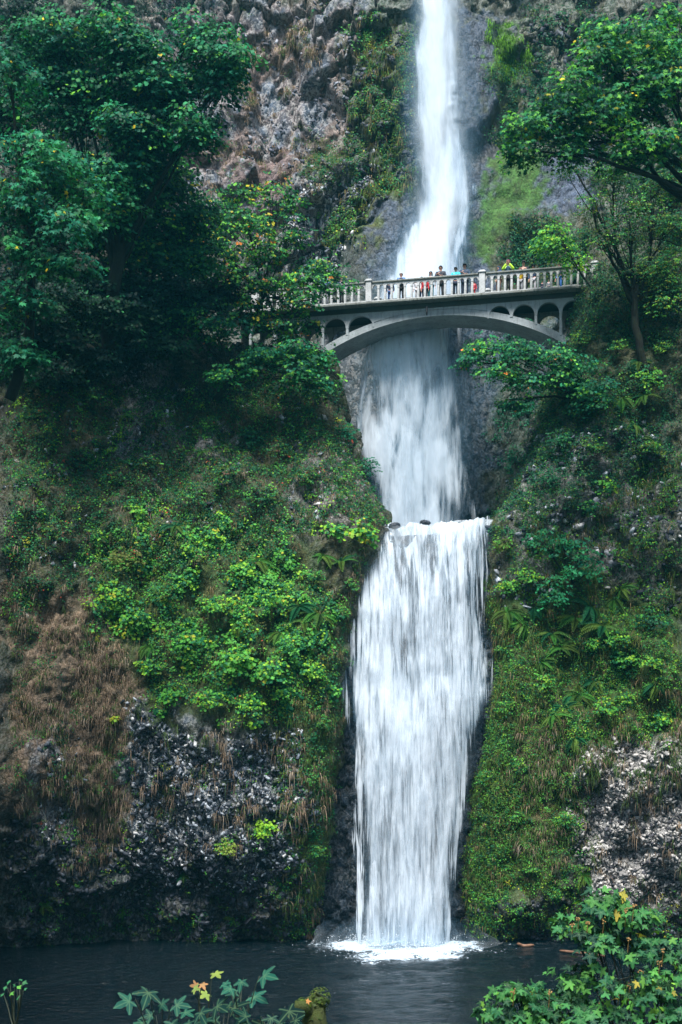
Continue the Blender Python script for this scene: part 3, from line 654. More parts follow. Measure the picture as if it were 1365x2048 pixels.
def splash():
    """churned foam mound and thrown droplets where the water lands"""
    X, Y = np.meshgrid(np.arange(-3.2, 3.2, .05), np.arange(-2.0, 2.2, .05), indexing='ij')
    d = np.hypot(X / 2.15, Y / 1.2); p = np.stack([X, Y, 0 * X], -1)
    d = d + (fbm(p * 1.1, 4, 98) - .5) * .7; Z = .05 + (.35 * np.exp(-(d * 1.5) ** 2) + .05) * (.35 + 1.3 * fbm(p * 2.4, 4, 96)) * sm(1.05 - d, 0, .4) - .10 * sm(d, .7, 1.1)
    dens = 1.05 * sm(1.05 - d, 0, .9)
    m = water_material("foam", 3.5, 3.5, .3, .7, seed=41, amp=1.7, wlo=.3, whi=1.5, thin=(.25, .40, .50), tint=(.78, .86, .92))
    G = np.stack([X + IMP[0], Y + IMP[1], Z], -1)
    o = np_mesh('splash_foam', G.reshape(-1, 3), grid_faces(*X.shape), m, p.reshape(-1, 3), None, True, np.stack([dens] * 3, -1).reshape(-1, 3)); tag(o, kind='stuff')
    n = 1300; a = rng.random(n) * 2 * np.pi; r = 1.3 + rng.exponential(.5, n)
    C = np.stack([IMP[0] + 1.5 * r * np.cos(a) * .75, IMP[1] + r * np.sin(a) * .8, rng.exponential(.14, n) * np.exp(-(r - 1.6) * .5) + .03], 1)
    T = np.array([(1, 0, -.5), (-.5, .87, -.5), (-.5, -.87, -.5), (0, 0, 1.)])
    s = .012 + .022 * rng.random(n); V = (C[:, None] + T[None] * s[:, None, None]).reshape(-1, 3)
    b = np.arange(n)[:, None] * 4; Fc = np.concatenate([b + np.array(q) for q in ((0, 2, 1), (0, 1, 3), (1, 2, 3), (2, 0, 3))])
    o = np_mesh('spray_droplets', V, Fc, simple_material("white_droplet", (.85, .9, .93), .3, .03)); tag(o, kind='stuff')
    # drifting spray around the foot of the fall
    m = water_material("foot_mist", .5, .5, -.2, 1.9, seed=43, amp=.8, fine=.3, amax=.22)
    for k, (rx, ry, h) in enumerate(((2.7, 1.2, 1.5), (3.3, 1.7, 1.0), (4.2, 2.2, 1.0))):
        U, W = np.meshgrid(np.linspace(0, 2 * np.pi, 60), np.linspace(0, 1, 24), indexing='ij')
        wob = .6 + .8 * fbm(np.stack([np.cos(U) * 2, np.sin(U) * 2, W * 2 + k * 7], -1), 3, 97)
        G = np.stack([IMP[0] + rx * np.cos(U) * (1 - .35 * W) * wob ** .3, IMP[1] + ry * np.sin(U) * (1 - .35 * W), .02 + W * h * wob * 1.3], -1)
        dens = (1 - W) ** 1.3 * .75
        o = np_mesh('mist', G.reshape(-1, 3), grid_faces(60, 24), m, np.stack([U * rx, W * 3, 0 * U], -1).reshape(-1, 3), None, True, np.stack([dens] * 3, -1).reshape(-1, 3)); tag(o, kind='stuff')
splash()
for o_ in (up_root, lo_root): o_['kind'] = 'structure'

# ---------------------------------------------------------------- bridge
A0 = np.array([(640 - CX) / F * 61.3, 61.3, 0.]); A1 = np.array([(1170 - CX) / F * 58.5, 58.5, 0.])
BU = (A1 - A0) / np.linalg.norm(A1 - A0); BW = np.array([-BU[1], BU[0], 0.]); BAX = np.array([BU, BW, [0, 0, 1.]])   # along, across (away from camera), up
def bu(px):   # distance along the bridge front line seen at column px
    k = (px - CX) / F; return (k * A0[1] - A0[0]) / (BU[0] - k * BU[1])
def BP(u, w, z): return A0 + BU * u + BW * w + np.array([0, 0, z])
def concrete(name, col, dirt):
    m, nt, out = newmat(name); v = coords(nt)
    n = noise(nt, v, 1.6, 6, .65); n2 = noise(nt, v, 14, 4, .6); n3 = noise(nt, coords(nt, (3, 3, .5)), 2.5, 4, .6)
    c = mixc(nt, mrange(nt, n, .3, .7), tuple(x * .72 for x in col), col)
    c = mixc(nt, mth(nt, 'MULTIPLY', mrange(nt, n3, .5, .72), dirt), c, (.055, .06, .045))
    c = mixc(nt, mth(nt, 'MULTIPLY', mrange(nt, n2, .58, .7), dirt), c, (.05, .065, .02))
    bmp = nd(nt, 'ShaderNodeBump', {'Strength': .6, 'Distance': .03, 'Height': n2})
    p = nd(nt, 'ShaderNodeBsdfPrincipled', {'Base Color': c, 'Roughness': .85, 'Normal': bmp.outputs[0]}); nt.links.new(p.outputs[0], out.inputs[0]); return m
M_conc = concrete("pale_concrete", (.52, .53, .52), .45); M_conc_d = concrete("mossy_concrete", (.20, .21, .19), .95); M_arch = concrete("arch_concrete", (.36, .40, .41), .45); M_fascia = concrete("stained_shaded_concrete", (.05, .065, .06), .9)  # stained fascia, base colour darkened to paint in the cornice shadow
WD = 2.1; ZD = 31.05
bridge = empty('bridge', A0 + np.array([0, 0, 28.]), "pale concrete arch footbridge crossing in front of the tall waterfall", "bridge"); BO = np.array(bridge.location)
def bb(mb, name, mat, parent=bridge, smooth=False): return mb.build(name, mat, parent, smooth, BO)
u0, u1 = bu(455), bu(1215); uc = bu(874)
# arch ring
def arch():
    mb = MB(); N_ = 48; us = np.linspace(-6.6, 6.6, N_); zi = 30.21 - 1.42 * (us / 5.8) ** 2 - .12 * (us / 5.8) ** 4; ze = zi + .30 + .10 * (us / 5.8) ** 2
    pts = [(u, z) for u, z in zip(us, zi)] + [(u, z) for u, z in zip(us[::-1], ze[::-1])]
    V = []; Fc = []
    for w in (.1, WD):
        for a, z in zip(us, zi): V.append(BP(uc + a, w, z))
        for a, z in zip(us, ze): V.append(BP(uc + a, w, z))
    for i in range(N_ - 1):
        b = 2 * N_; Fc += [(i, i + 1, N_ + i + 1, N_ + i), (b + i, b + N_ + i, b + N_ + i + 1, b + i + 1), (i, b + i, b + i + 1, i + 1), (N_ + i, N_ + i + 1, b + N_ + i + 1, b + N_ + i)]
    Fc += [(0, N_, 3 * N_, 2 * N_), (N_ - 1, 3 * N_ - 1, 4 * N_ - 1, 2 * N_ - 1)]
    mb.add(V, Fc); bb(mb, 'arch', M_arch)
arch()
def ext(u): a = (u - uc) / 5.8; return 30.52 - 1.34 * a ** 2 - .12 * a ** 4
# deck: slab, cornice, kerb
um_, ul_ = (u0 + u1) / 2, u1 - u0
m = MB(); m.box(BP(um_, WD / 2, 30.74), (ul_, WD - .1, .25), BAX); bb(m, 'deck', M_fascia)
m = MB(); m.box(BP(um_, WD / 2, 30.925), (ul_ + .1, WD + .86, .12), BAX, .03); bb(m, 'deck_slab', M_conc_d)
for w in (-.22, WD + .22): m = MB(); m.box(BP(um_, w, 31.01), (ul_, .34, .05), BAX, .015); bb(m, 'kerb', M_conc)
# spandrel columns with arched heads
cols_px = [500, 549, 598, 645, 694, 1023, 1072, 1122, 1170]
zs_top = 30.53
def spandrel_wall(side):
    w = .07 if side == 0 else WD - .2
    mb = MB()
    gaps = list(zip(cols_px[:4], cols_px[1:5])) + [(694, 748), (975, 1023)] + list(zip(cols_px[5:8], cols_px[6:9]))
    for a, b in gaps:
        ua, ub = bu(a), bu(b); half = (ub - ua) / 2 - .07; um = (ua + ub) / 2
        poly = [(ua, zs_top + .1), (ua, zs_top - .65), (um - half, zs_top - .65)]
        lo = max(ext(ua), ext(ub)) if (a, b) in ((694, 748), (975, 1023)) else -99
        for k in range(13):
            t = math.pi * k / 12; poly.append((um - half * math.cos(t), zs_top - .6 + .54 * math.sin(t)))
        poly += [(um + half, zs_top - .65), (ub, zs_top - .65), (ub, zs_top + .1)]
        mb.prism(poly, .22, BP(0, w, 0), BAX); bb(mb, 'spandrel_arch', M_arch); mb = MB()
    ua, ub = bu(748), bu(975); n = 20; us = np.linspace(ua, ub, n)
    poly = [(ua, zs_top + .1)] + [(u, min(ext(u) + .003, zs_top + .05)) for u in us] + [(ub, zs_top + .1)]
    mb.prism(poly, .2, BP(0, w + .01, 0), BAX)
    bb(mb, 'spandrel_wall', M_arch)
spandrel_wall(0); spandrel_wall(1)
for cpx in cols_px:
    for w in (.18, WD - .1):
        u = bu(cpx); zb = max(ext(u) - .1, 26.6) if abs(u - uc) < 6.2 else 27.2
        m = MB(); m.box(BP(u, w, (zb + zs_top - .6) / 2), (.14, .2, zs_top - .6 - zb), BAX, .02); bb(m, 'column', M_arch)
m = MB(); m.box(BP(bu(455) + .3, WD / 2, 28.6), (.9, WD, 4.2), BAX); bb(m, 'abutment', M_conc_d); m = MB(); m.box(BP(bu(1205), WD / 2, 29.2), (.9, WD, 3.), BAX); bb(m, 'abutment', M_conc_d)
m = MB(); m.tube([BP(bu(855), -.2, 30.6), BP(bu(855), -.2, 30.3), BP(bu(855), -.14, 30.18)], [.05, .045, .03], 8); bb(m, 'drain_spout', simple_material("dark_iron", (.02, .02, .022), .5))
# balustrades
BZ0, BZ1 = 31.0, 31.80
posts = [bu(p) for p in (513, 740, 966, 1190)]
bal = MB(); bal.box((0, 0, .05), (.15, .15, .1), None, .01)
bal_o = None
def baluster_mesh():
    mb = MB(); prof_ = [(0, .062), (.04, .062), (.06, .05), (.3, .058), (.5, .05), (.62, .047), (.66, .06), (.70, .06)]
    V = []; 
    for z, r in prof_:
        for x, y in ((-1, -1), (1, -1), (1, 1), (-1, 1)): V.append((x * r, y * r * 1.1, z))
    Fc = [(3, 2, 1, 0), tuple(range(len(V) - 4, len(V)))]
    for i in range(len(prof_) - 1):
        for j in range(4): k = (j + 1) % 4; Fc.append((i * 4 + j, i * 4 + k, i * 4 + 4 + k, i * 4 + 4 + j))
    mb.add(np.array(V) @ BAX, Fc); return mb.build('baluster', M_conc, bridge)
bal_o = baluster_mesh(); first = True
for w, isf in ((-.24, 1), (WD + .24, 0)):
    for pi_, up in enumerate(posts):
        pm = MB(); pm.box(BP(up, w, 31.5), (.30, .30, 1.04), BAX, .02); pm.box(BP(up, w, 32.06), (.40, .40, .09), BAX, .03); pm.box(BP(up, w, 32.13), (.28, .28, .07), BAX, .02); bb(pm, 'rail_post', M_conc)
    for ua, ub in zip(posts[:-1], posts[1:]):
        hd = MB(); rail = MB(); ua += .16; ub -= .16; nb = 16; sp = (ub - ua) / nb
        rail.box(BP((ua + ub) / 2, w, 31.975), (ub - ua, .26, .10), BAX, .03)
        for i in range(nb):
            a = ua + i * sp; h = sp / 2 - .05; c = a + sp / 2
            poly = [(a, 31.93), (a, BZ0 + .68), (c - h, BZ0 + .68)] + [(c - h * math.cos(math.pi * k / 8), BZ0 + .70 + .14 * math.sin(math.pi * k / 8)) for k in range(9)] + [(c + h, BZ0 + .68), (a + sp, BZ0 + .68), (a + sp, 31.93)]
            hd.prism(poly, .12, BP(0, w - .06, 0), BAX)
            if i:
                b = bal_o if first else bal_o.copy()
                if not first: scene.collection.objects.link(b)
                first = False; b.parent = bridge; b.location = BP(a, w, BZ0) - BO
        bb(hd, 'railing_header', M_conc); bb(rail, 'handrail', M_conc_d)

# ---------------------------------------------------------------- people
def skin(name, V, E, R, sub=1):
    me = bpy.data.meshes.new(name); me.from_pydata([tuple(v) for v in V], E, []); o = bpy.data.objects.new(name, me); scene.collection.objects.link(o)
    md = o.modifiers.new('s', 'SKIN'); sv = me.skin_vertices[0].data
    for i, r in enumerate(R): sv[i].radius = (r, r) if np.isscalar(r) else r
    sv[0].use_root = True
    m2_ = o.modifiers.new('d', 'SUBSURF'); m2_.levels = sub; m2_.render_levels = sub
    dg = bpy.context.evaluated_depsgraph_get(); out = bpy.data.meshes.new_from_object(o.evaluated_get(dg))
    for p in out.polygons: p.use_smooth = True
    out.name = name; bpy.data.objects.remove(o); return out
def pose_meshes(pose):
    """standing adult 1.75 m facing -Y, feet at z 0"""
    J = {'pel': (0, 0, .96), 'sp': (0, .0, 1.14), 'ch': (0, -.01, 1.32), 'nk': (0, 0, 1.49), 'hb': (0, -.015, 1.56), 'hm': (0, -.02, 1.64), 'ht': (0, -.01, 1.70)}
    for s, n in ((-1, 'l'), (1, 'r')):
        J['hip' + n] = (s * .09, 0, .90); J['kn' + n] = (s * .10, -.03, .49); J['an' + n] = (s * .11, .02, .08); J['to' + n] = (s * .13, -.16, .03)
        J['sh' + n] = (s * .19, 0, 1.42)
        if pose == 'rail': J['el' + n] = (s * .27, -.12, 1.17); J['wr' + n] = (s * .17, -.36, 1.08)
        elif pose == 'fold': J['el' + n] = (s * .26, -.10, 1.15); J['wr' + n] = (-s * .02, -.26, 1.20 + .03 * s)
        elif pose == 'photo': J['el' + n] = (s * .27, -.20, 1.25); J['wr' + n] = (s * .07, -.27, 1.50)
        else: J['el' + n] = (s * .25, .02, 1.14); J['wr' + n] = (s * .26, -.05, .90)
    names = list(J); ix = {k: i for i, k in enumerate(names)}; V = [np.array(J[k]) for k in names]
    R0 = {'pel': (.15, .11), 'sp': (.13, .10), 'ch': (.16, .11), 'nk': .055, 'hb': .07, 'hm': (.085, .10), 'ht': (.06, .07), 'hip': .085, 'kn': .055, 'an': .04, 'to': .035, 'sh': .06, 'el': .042, 'wr': .028}
    rad = lambda k: R0.get(k, R0.get(k[:-1]))
    R = [rad(k) for k in names]
    E = [('pel', 'sp'), ('sp', 'ch'), ('ch', 'nk'), ('nk', 'hb'), ('hb', 'hm'), ('hm', 'ht')]
    for n in 'lr': E += [('pel', 'hip' + n), ('hip' + n, 'kn' + n), ('kn' + n, 'an' + n), ('an' + n, 'to' + n), ('ch', 'sh' + n), ('sh' + n, 'el' + n), ('el' + n, 'wr' + n)]
    E = [(ix[a], ix[b]) for a, b in E]
    # nose
    V.append(np.array((0, -.125, 1.625))); R.append(.012); E.append((ix['hm'], len(V) - 1))
    for s, n in ((-1, 'l'), (1, 'r')):     # palm, four fingers, thumb
        w = np.array(J['wr' + n]); d = norm(w - np.array(J['el' + n])); sd_ = norm(np.cross(d, np.array([0, .3, 1.]))); 
        V.append(w + d * .07); R.append((.036, .018)); pi_ = len(V) - 1; E.append((ix['wr' + n], pi_))
        for q, ln in zip((-1.5, -.5, .5, 1.5), (.065, .08, .075, .06)):
            V.append(w + d * .10 + sd_ * q * .018); R.append(.010); V.append(w + d * (.10 + ln) + sd_ * q * .022 + np.array([0, -.01, -.025])); R.append(.008)
            E += [(pi_, len(V) - 2), (len(V) - 2, len(V) - 1)]
        V.append(w + d * .05 - sd_ * .045 * s); R.append(.010); E.append((pi_, len(V) - 1))
    body = skin('person', V, E, R)
    tn = ['ch', 'sp', 'pel', 'nk', 'shl', 'shr', 'ell', 'elr', 'wrl', 'wrr']; RJ = {'ch': (.19, .14), 'sp': (.17, .13), 'pel': (.18, .14), 'nk': .075, 'sh': .085, 'el': .066, 'wr': .05}
    ti = {k: i for i, k in enumerate(tn)}
    jack = skin('jacket', [np.array(J[k]) - (np.array([0, 0, .03]) if k == 'nk' else 0) for k in tn], [(ti[a], ti[b]) for a, b in (('ch', 'sp'), ('sp', 'pel'), ('ch', 'nk'), ('ch', 'shl'), ('ch', 'shr'), ('shl', 'ell'), ('shr', 'elr'), ('ell', 'wrl'), ('elr', 'wrr'))], [RJ.get(k, RJ.get(k[:-1])) for k in tn])
    tn = ['pel', 'hipl', 'hipr', 'knl', 'knr', 'anl', 'anr']; RT = {'pel': (.16, .12), 'hip': .105, 'kn': .075, 'an': .06}; ti = {k: i for i, k in enumerate(tn)}
    trou = skin('trousers', [np.array(J[k]) for k in tn], [(ti[a], ti[b]) for a, b in (('pel', 'hipl'), ('pel', 'hipr'), ('hipl', 'knl'), ('hipr', 'knr'), ('knl', 'anl'), ('knr', 'anr'))], [RT.get(k, RT.get(k[:-1])) for k in tn])
    return body, jack, trou
POSES = {p: pose_meshes(p) for p in ('rail', 'fold', 'photo', 'side')}
def head_mesh(kind):
    mb = MB()
    V = []; nu, nv = 14, 6
    for j in range(nv + 1):
        th = .62 * np.pi * j / nv
        for i in range(nu):
            ph = 2 * np.pi * i / nu; x = math.sin(th) * math.cos(ph); y = math.sin(th) * math.sin(ph); z = math.cos(th)
            if y < 0 and z < .28: z = .28; k = .98
            V.append((x * .103, -.01 + y * .118, 1.655 + z * .115))
    mb.add(V, [(j * nu + i, (j + 1) * nu + i, (j + 1) * nu + (i + 1) % nu, j * nu + (i + 1) % nu) for j in range(nv) for i in range(nu)])
    if kind == 'cap': mb.box((0, -.155, 1.69), (.15, .11, .014), None, .005)
    if kind == 'hood': mb.tube([(0, .03, 1.47), (0, .06, 1.58), (0, .04, 1.70)], [.11, .125, .09], 12)
    me = mb.build(kind, None); d = me.data; bpy.data.objects.remove(me); return d
HEADS = {k: head_mesh(k) for k in ('hair', 'cap', 'hood')}
def eyes_mesh():
    mb = MB()
    res = []
    for nm, c, r_ in (('eye', (-.034, -.112, 1.645), (.013, .008, .009)), ('eye', (.034, -.112, 1.645), (.013, .008, .009)), ('mouth', (0, -.116, 1.588), (.024, .006, .006))):
        mb = MB(); mb.ball(c, r_, 8, 5); me = mb.build(nm, M_feat); res.append((nm, me.data)); bpy.data.objects.remove(me)
    return res
M_feat = simple_material("dark_feature", (.03, .015, .015), .5)
EYES = eyes_mesh(); cloth_cache = {}
def cm(c, rough=.75):
    k = tuple(c)
    if k not in cloth_cache: cloth_cache[k] = simple_material("cloth", c, rough, .15, 12, .01)
    return cloth_cache[k]
SKIN = (.50, .27, .19); NAVY = (.012, .022, .05); BLACK = (.012, .013, .016); JEAN = (.02, .06, .18); GREY = (.25, .26, .28)
def person(px, headtop, label, jacket, trousers, head, headcol, pose='rail', w=.30, turn=0, vest=None, sit=0):
    u = bu(px); pos = BP(u, w, ZD - .03); Yp = pos[1]; zt = CH + (YH - headtop) / F * Yp; s = (zt - pos[2]) / 1.77
    u = ((px - CX) / F * Yp - A0[0] - BW[0] * w) / BU[0]; pos = BP(u, w, ZD - .03)
    b, j, t = POSES[pose]
    r = bpy.data.objects.new('person', b.copy()); r.data.materials.clear(); r.data.materials.append(cm(SKIN, .5)); scene.collection.objects.link(r)
    r.location = pos; r.scale = (s, s, s); r.rotation_euler = (0, 0, math.radians(-12 + turn)); tag(r, label, 'person', 'visitors on the bridge')
    for nm, me, c in (('jacket', j, jacket), ('trousers', t, trousers), ({'hair': 'hair', 'cap': 'cap', 'hood': 'hood'}[head], HEADS[head], headcol)):
        o = bpy.data.objects.new(nm, me.copy()); o.data.materials.clear(); o.data.materials.append(cm(c)); scene.collection.objects.link(o); o.parent = r
    for nm, me in EYES: o = bpy.data.objects.new(nm, me); scene.collection.objects.link(o); o.parent = r
    if vest:
        mb = MB(); mb.tube([(0, -.0, 1.0), (0, -.0, 1.15), (0, -.01, 1.3), (0, 0, 1.44)], [.18, .175, .185, .12], 14); o = mb.build('vest', cm(vest), r, True)
        for v in o.data.vertices: v.co.y *= .88
    return r
person(651, 545, "person in a pale blue jacket half hidden by maple leaves at the rail", (.16, .28, .5), GREY, 'cap', NAVY, 'fold')
person(684, 553, "dark jacketed person with bare salmon arm on the rail beside maple leaves", (.03, .05, .12), BLACK, 'hair', (.12, .05, .03), 'rail', .28, 25)
person(781, 559, "brown haired child in navy peeping over the rail by the left post", NAVY, JEAN, 'hair', (.10, .05, .035), 'side', .35)
person(803, 545, "grey haired person in blue jacket with dark collar near the left rail post", (.05, .14, .32), BLACK, 'hair', (.35, .33, .32), 'fold', .4, 0, (.015, .02, .03))
person(835, 555, "child in white clothes with a brown head just above the rail", (.55, .55, .56), (.5, .5, .52), 'hair', (.14, .06, .04), 'side', .35)
person(844, 553, "dark haired child in dark clothes behind the rail between two other children", BLACK, JEAN, 'hair', BLACK, 'side', .62)
person(851, 556, "child in red with a pink hat behind the rail", (.5, .02, .03), BLACK, 'cap', (.6, .12, .14), 'side', .32)
person(862, 542, "person with grey hood and pale jacket left of the man with folded arms", (.33, .36, .38), (.03, .2, .24), 'hood', (.10, .12, .14), 'side', .5)
person(882, 531, "dark haired man in a black jacket with folded arms in front of the white water", (.016, .022, .035), BLACK, 'hair', BLACK, 'fold', .5)
person(912, 534, "person in a bright cyan jacket wearing a dark cap at the rail", (.03, .50, .62), NAVY, 'cap', (.05, .05, .06), 'rail', .28)
person(930, 527, "tall person in a dark navy jacket and black cap right of the cyan jacket", (.022, .045, .08), NAVY, 'cap', BLACK, 'fold', .55)
person(948, 562, "small child in red seen through the balusters left of the right rail post", (.45, .03, .05), (.5, .02, .03), 'hair', BLACK, 'side', .35)
person(998, 532, "person in dark blue leaning on the rail left of the yellow and navy jacket", (.02, .05, .12), (.3, .18, .13), 'hood', (.02, .04, .08), 'rail', .28, -50)
person(1017, 520, "person in neon yellow-green and navy jacket with pink cap, hands at face", (.50, .85, .05), BLACK, 'cap', (.75, .22, .42), 'photo', .4, 0, (.02, .06, .10))
person(1048, 521, "man in a black top with a black and white cap behind the yellow jacket", BLACK, BLACK, 'cap', (.10, .10, .11), 'side', .95)
person(1041, 535, "person in a golden yellow jacket with raised hands in front of the black capped man", (.75, .50, .01), GREY, 'hair', (.14, .07, .05), 'photo', .4)
person(1067, 529, "person in a navy jacket, grey trousers and a black cap right of the golden jacket", (.02, .04, .09), (.36, .36, .38), 'cap', BLACK, 'side', .5)
person(1085, 562, "small child in navy seen through the balusters near the right columns", NAVY, (.02, .06, .15), 'hair', (.05, .03, .02), 'side', .35)
person(1098, 560, "small child in silver grey seen through the balusters left of the man in jeans", (.32, .33, .36), (.3, .3, .33), 'hair', (.05, .03, .02), 'side', .35)
person(1120, 527, "dark haired man in dark jacket and blue jeans at the bridge's right end", (.018, .028, .05), (.03, .12, .35), 'hair', (.02, .014, .012), 'side', .45, -35)

# ---------------------------------------------------------------- vegetation on the cliffs
def surf_at(S, px, py):
    d = np.hypot(S['px'] - px, S['py'] - py); c = np.where(d < max(8, d.min() + 3))[0]; i = c[np.argmin(S['P'][c, 1])]; return S['P'][i], S['N'][i]
def pick_on(S, poly, n, feather=20, thr=None, nsc=.8, seed=0, face=.1):
    sd_ = poly_sd(S['px'], S['py'], poly) + (fbm(S['P'] * .8, 3, seed + 5) - .5) * 70
    w = sm(sd_ / feather, -1, 1)
    if thr is not None: w = w * sm(fbm(S['P'] * nsc, 3, seed + 100), thr, thr + .1)
    w = w * np.clip(-S['N'][:, 1] + .35 * S['N'][:, 2] + face, 0, 1)
    p = w / w.sum(); i = rng.choice(len(p), n, p=p); return S['P'][i] + rng.normal(size=(n, 3)) * .04, S['N'][i]
def cluster_leaves(C, N, k, r, size, palette, T, hang=.5, out=1.0):
    n = len(C); A = np.repeat(C, k, 0); B = np.repeat(N, k, 0); R = np.repeat(r * (.5 + rng.random(n)), k)[:, None]
    q = rnd_unit(len(A)); q = q * np.sign(np.sum(q * B, 1, keepdims=True) + 1e-6)
    pos = A + q * R * rng.random((len(A), 1)) ** .4 * np.array([1, out, .9]) + B * .05
    NN = q * .6 + np.array([0, -.55, .65]) + rng.normal(size=q.shape) * .3; DD = q * .7 + np.array([0, -.2, -hang]) + rng.normal(size=q.shape) * .35
    col = np.repeat(pick(palette, n, .3), k, 0); c2 = pick(palette, len(A), .3); col = np.where(rng.random((len(A), 1)) < .4, c2, col)
    return leaves(T, pos, NN, DD, size * (.55 + .8 * rng.random(len(A))), col)
def grass_tufts(C, N, k, L, width, palette, hang=1.0):
    n = len(C); A = np.repeat(C, k, 0) + rng.normal(size=(n * k, 3)) * .07; m_ = n * k
    od = np.repeat(N, k, 0) * .7 + np.repeat(rng.normal(size=(n, 3)) * .4, k, 0) + rng.normal(size=(m_, 3)) * .55; LL = L * (.3 + 1.0 * rng.random((m_, 1))); hang = hang * (.25 + 1.0 * rng.random((m_, 1)))
    p1 = A + od * LL * .35 + np.array([0, 0, .04]); p2 = A + od * LL * .5 + np.array([0, 0, -.45]) * LL * hang; p3 = A + od * LL * .55 + np.array([0, 0, -1.]) * LL * hang
    sx = norm(np.cross(od, np.array([0, 0, 1.]))) * width * (.5 + rng.random((m_, 1)))
    V = np.stack([A - sx, A + sx, p1 - sx, p1 + sx, p2 - sx * .7, p2 + sx * .7, p3], 1).reshape(-1, 3); b = np.arange(m_)[:, None] * 7
    col = np.repeat(np.repeat(pick(palette, n, .3), k, 0) * (.7 + .6 * rng.random((m_, 1))), 7, 0)
    return V, [np.concatenate([b + np.array([0, 1, 3, 2]), b + np.array([2, 3, 5, 4])]), b + np.array([4, 5, 6])], col
def stuff(name, parts, mat, label=None):
    P2 = []
    for v, f, c in parts:
        if isinstance(f, list):
            P2.append((v, f, c))
        else: P2.append((v, [f], c))
    V = []; C = []; Fs = {}; n = 0
    for v, fl, c in P2:
        for f in fl: Fs.setdefault(f.shape[1], []).append(f + n)
        V.append(v); C.append(c); n += len(v)
    o = np_mesh(name, np.concatenate(V), [np.concatenate(x) for x in Fs.values()], mat, np.concatenate(C)); return tag(o, label, kind='stuff')

L_UP = [(20, 760), (640, 760), (760, 1040), (640, 1060), (560, 1120), (200, 1120), (20, 1250)]
L_BELT = [(180, 1060), (330, 1010), (520, 1060), (660, 1200), (655, 1400), (560, 1440), (330, 1440), (290, 1300), (190, 1240)]
L_EDGE = [(560, 1380), (690, 1200), (720, 1100), (680, 1400), (670, 1880), (570, 1880), (560, 1650)]
L_TOP = [(20, 560), (640, 620), (680, 800), (20, 800)]
L_ROCK = [(40, 1420), (560, 1480), (600, 1880), (40, 1900)]
L_DRY = [(20, 1180), (210, 1180), (270, 1400), (250, 1650), (170, 1760), (20, 1600)]
R_UP = [(1130, 560), (1365, 450), (1365, 950), (1000, 1080), (1060, 800)]
R_MID = [(980, 1040), (1365, 900), (1365, 1480), (1150, 1500), (960, 1400)]
R_LOW = [(960, 1300), (1180, 1400), (1170, 1860), (930, 1860)]
R_EDGE = [(930, 1180), (1000, 1180), (1000, 1880), (920, 1880)]
R_DRY = [(1030, 1400), (1365, 1440), (1365, 1580), (1200, 1560), (1120, 1760), (1040, 1740)]
DRY = [((.24, .175, .125), 4), ((.14, .105, .075), 3), ((.06, .10, .03), 3), ((.27, .22, .17), 1)]
GRS = [((.06, .12, .025), 3), ((.12, .13, .04), 2), ((.17, .13, .07), 1.5)]
def cov(S, poly, n, k, r, size, pal, T=TRI, thr=None, nsc=.8, seed=0, hang=.5, feather=20, out=1.): C, N = pick_on(S, poly, n, feather, thr, nsc, seed); return cluster_leaves(C, N, k, r, size, pal, T, hang, out)
def gr(S, poly, n, k, L, w, pal, thr=None, nsc=.8, seed=0): C, N = pick_on(S, poly, n, 20, thr, nsc, seed); return grass_tufts(C, N, k, L, w, pal)

stuff('leafy_ground_cover', [
    cov(left, L_UP, 6200, 12, .26, .055, PAL_IVY + [(LIME, .15), (MID, 1)], TRI, .3, .9, 1), cov(left, L_UP, 260, 22, .3, .075, PAL_BRIGHT, TRI, .5, 1.1, 2),
    cov(left, L_BELT, 1500, 15, .28, .06, [(MID, 3), (BRIGHT, 3.5), (LIME, 1), (DEEP, 2.5), (OLIVE, 2.5), ((.16, .17, .05), 1), (RED, .06)], TRI, .36, .8, 3), cov(left, L_BELT, 800, 18, .26, .09, PAL_BRIGHT, MAPLE_LO, .5, .9, 4),
    cov(left, L_EDGE, 1500, 12, .2, .045, [(MID, 3), (DEEP, 3), (OLIVE, 2), (BRIGHT, .8)], TRI, None, 1, 5),
    cov(left, L_TOP, 1500, 14, .3, .07, PAL_DARK, TRI, None, 1, 6),
    cov(left, L_ROCK, 260, 9, .16, .045, PAL_BRIGHT + [(OLIVE, 2)], TRI, .5, 1.2, 7), cov(left, [(30, 1780), (600, 1830), (640, 1900), (30, 1910)], 260, 10, .18, .045, [(BRIGHT, 2), (OLIVE, 2), (MID, 2)], TRI, .45, 1.2, 8),
    cov(left, L_DRY, 420, 9, .16, .05, PAL_IVY, TRI, .5, 1.2, 9),
], M_leaf)
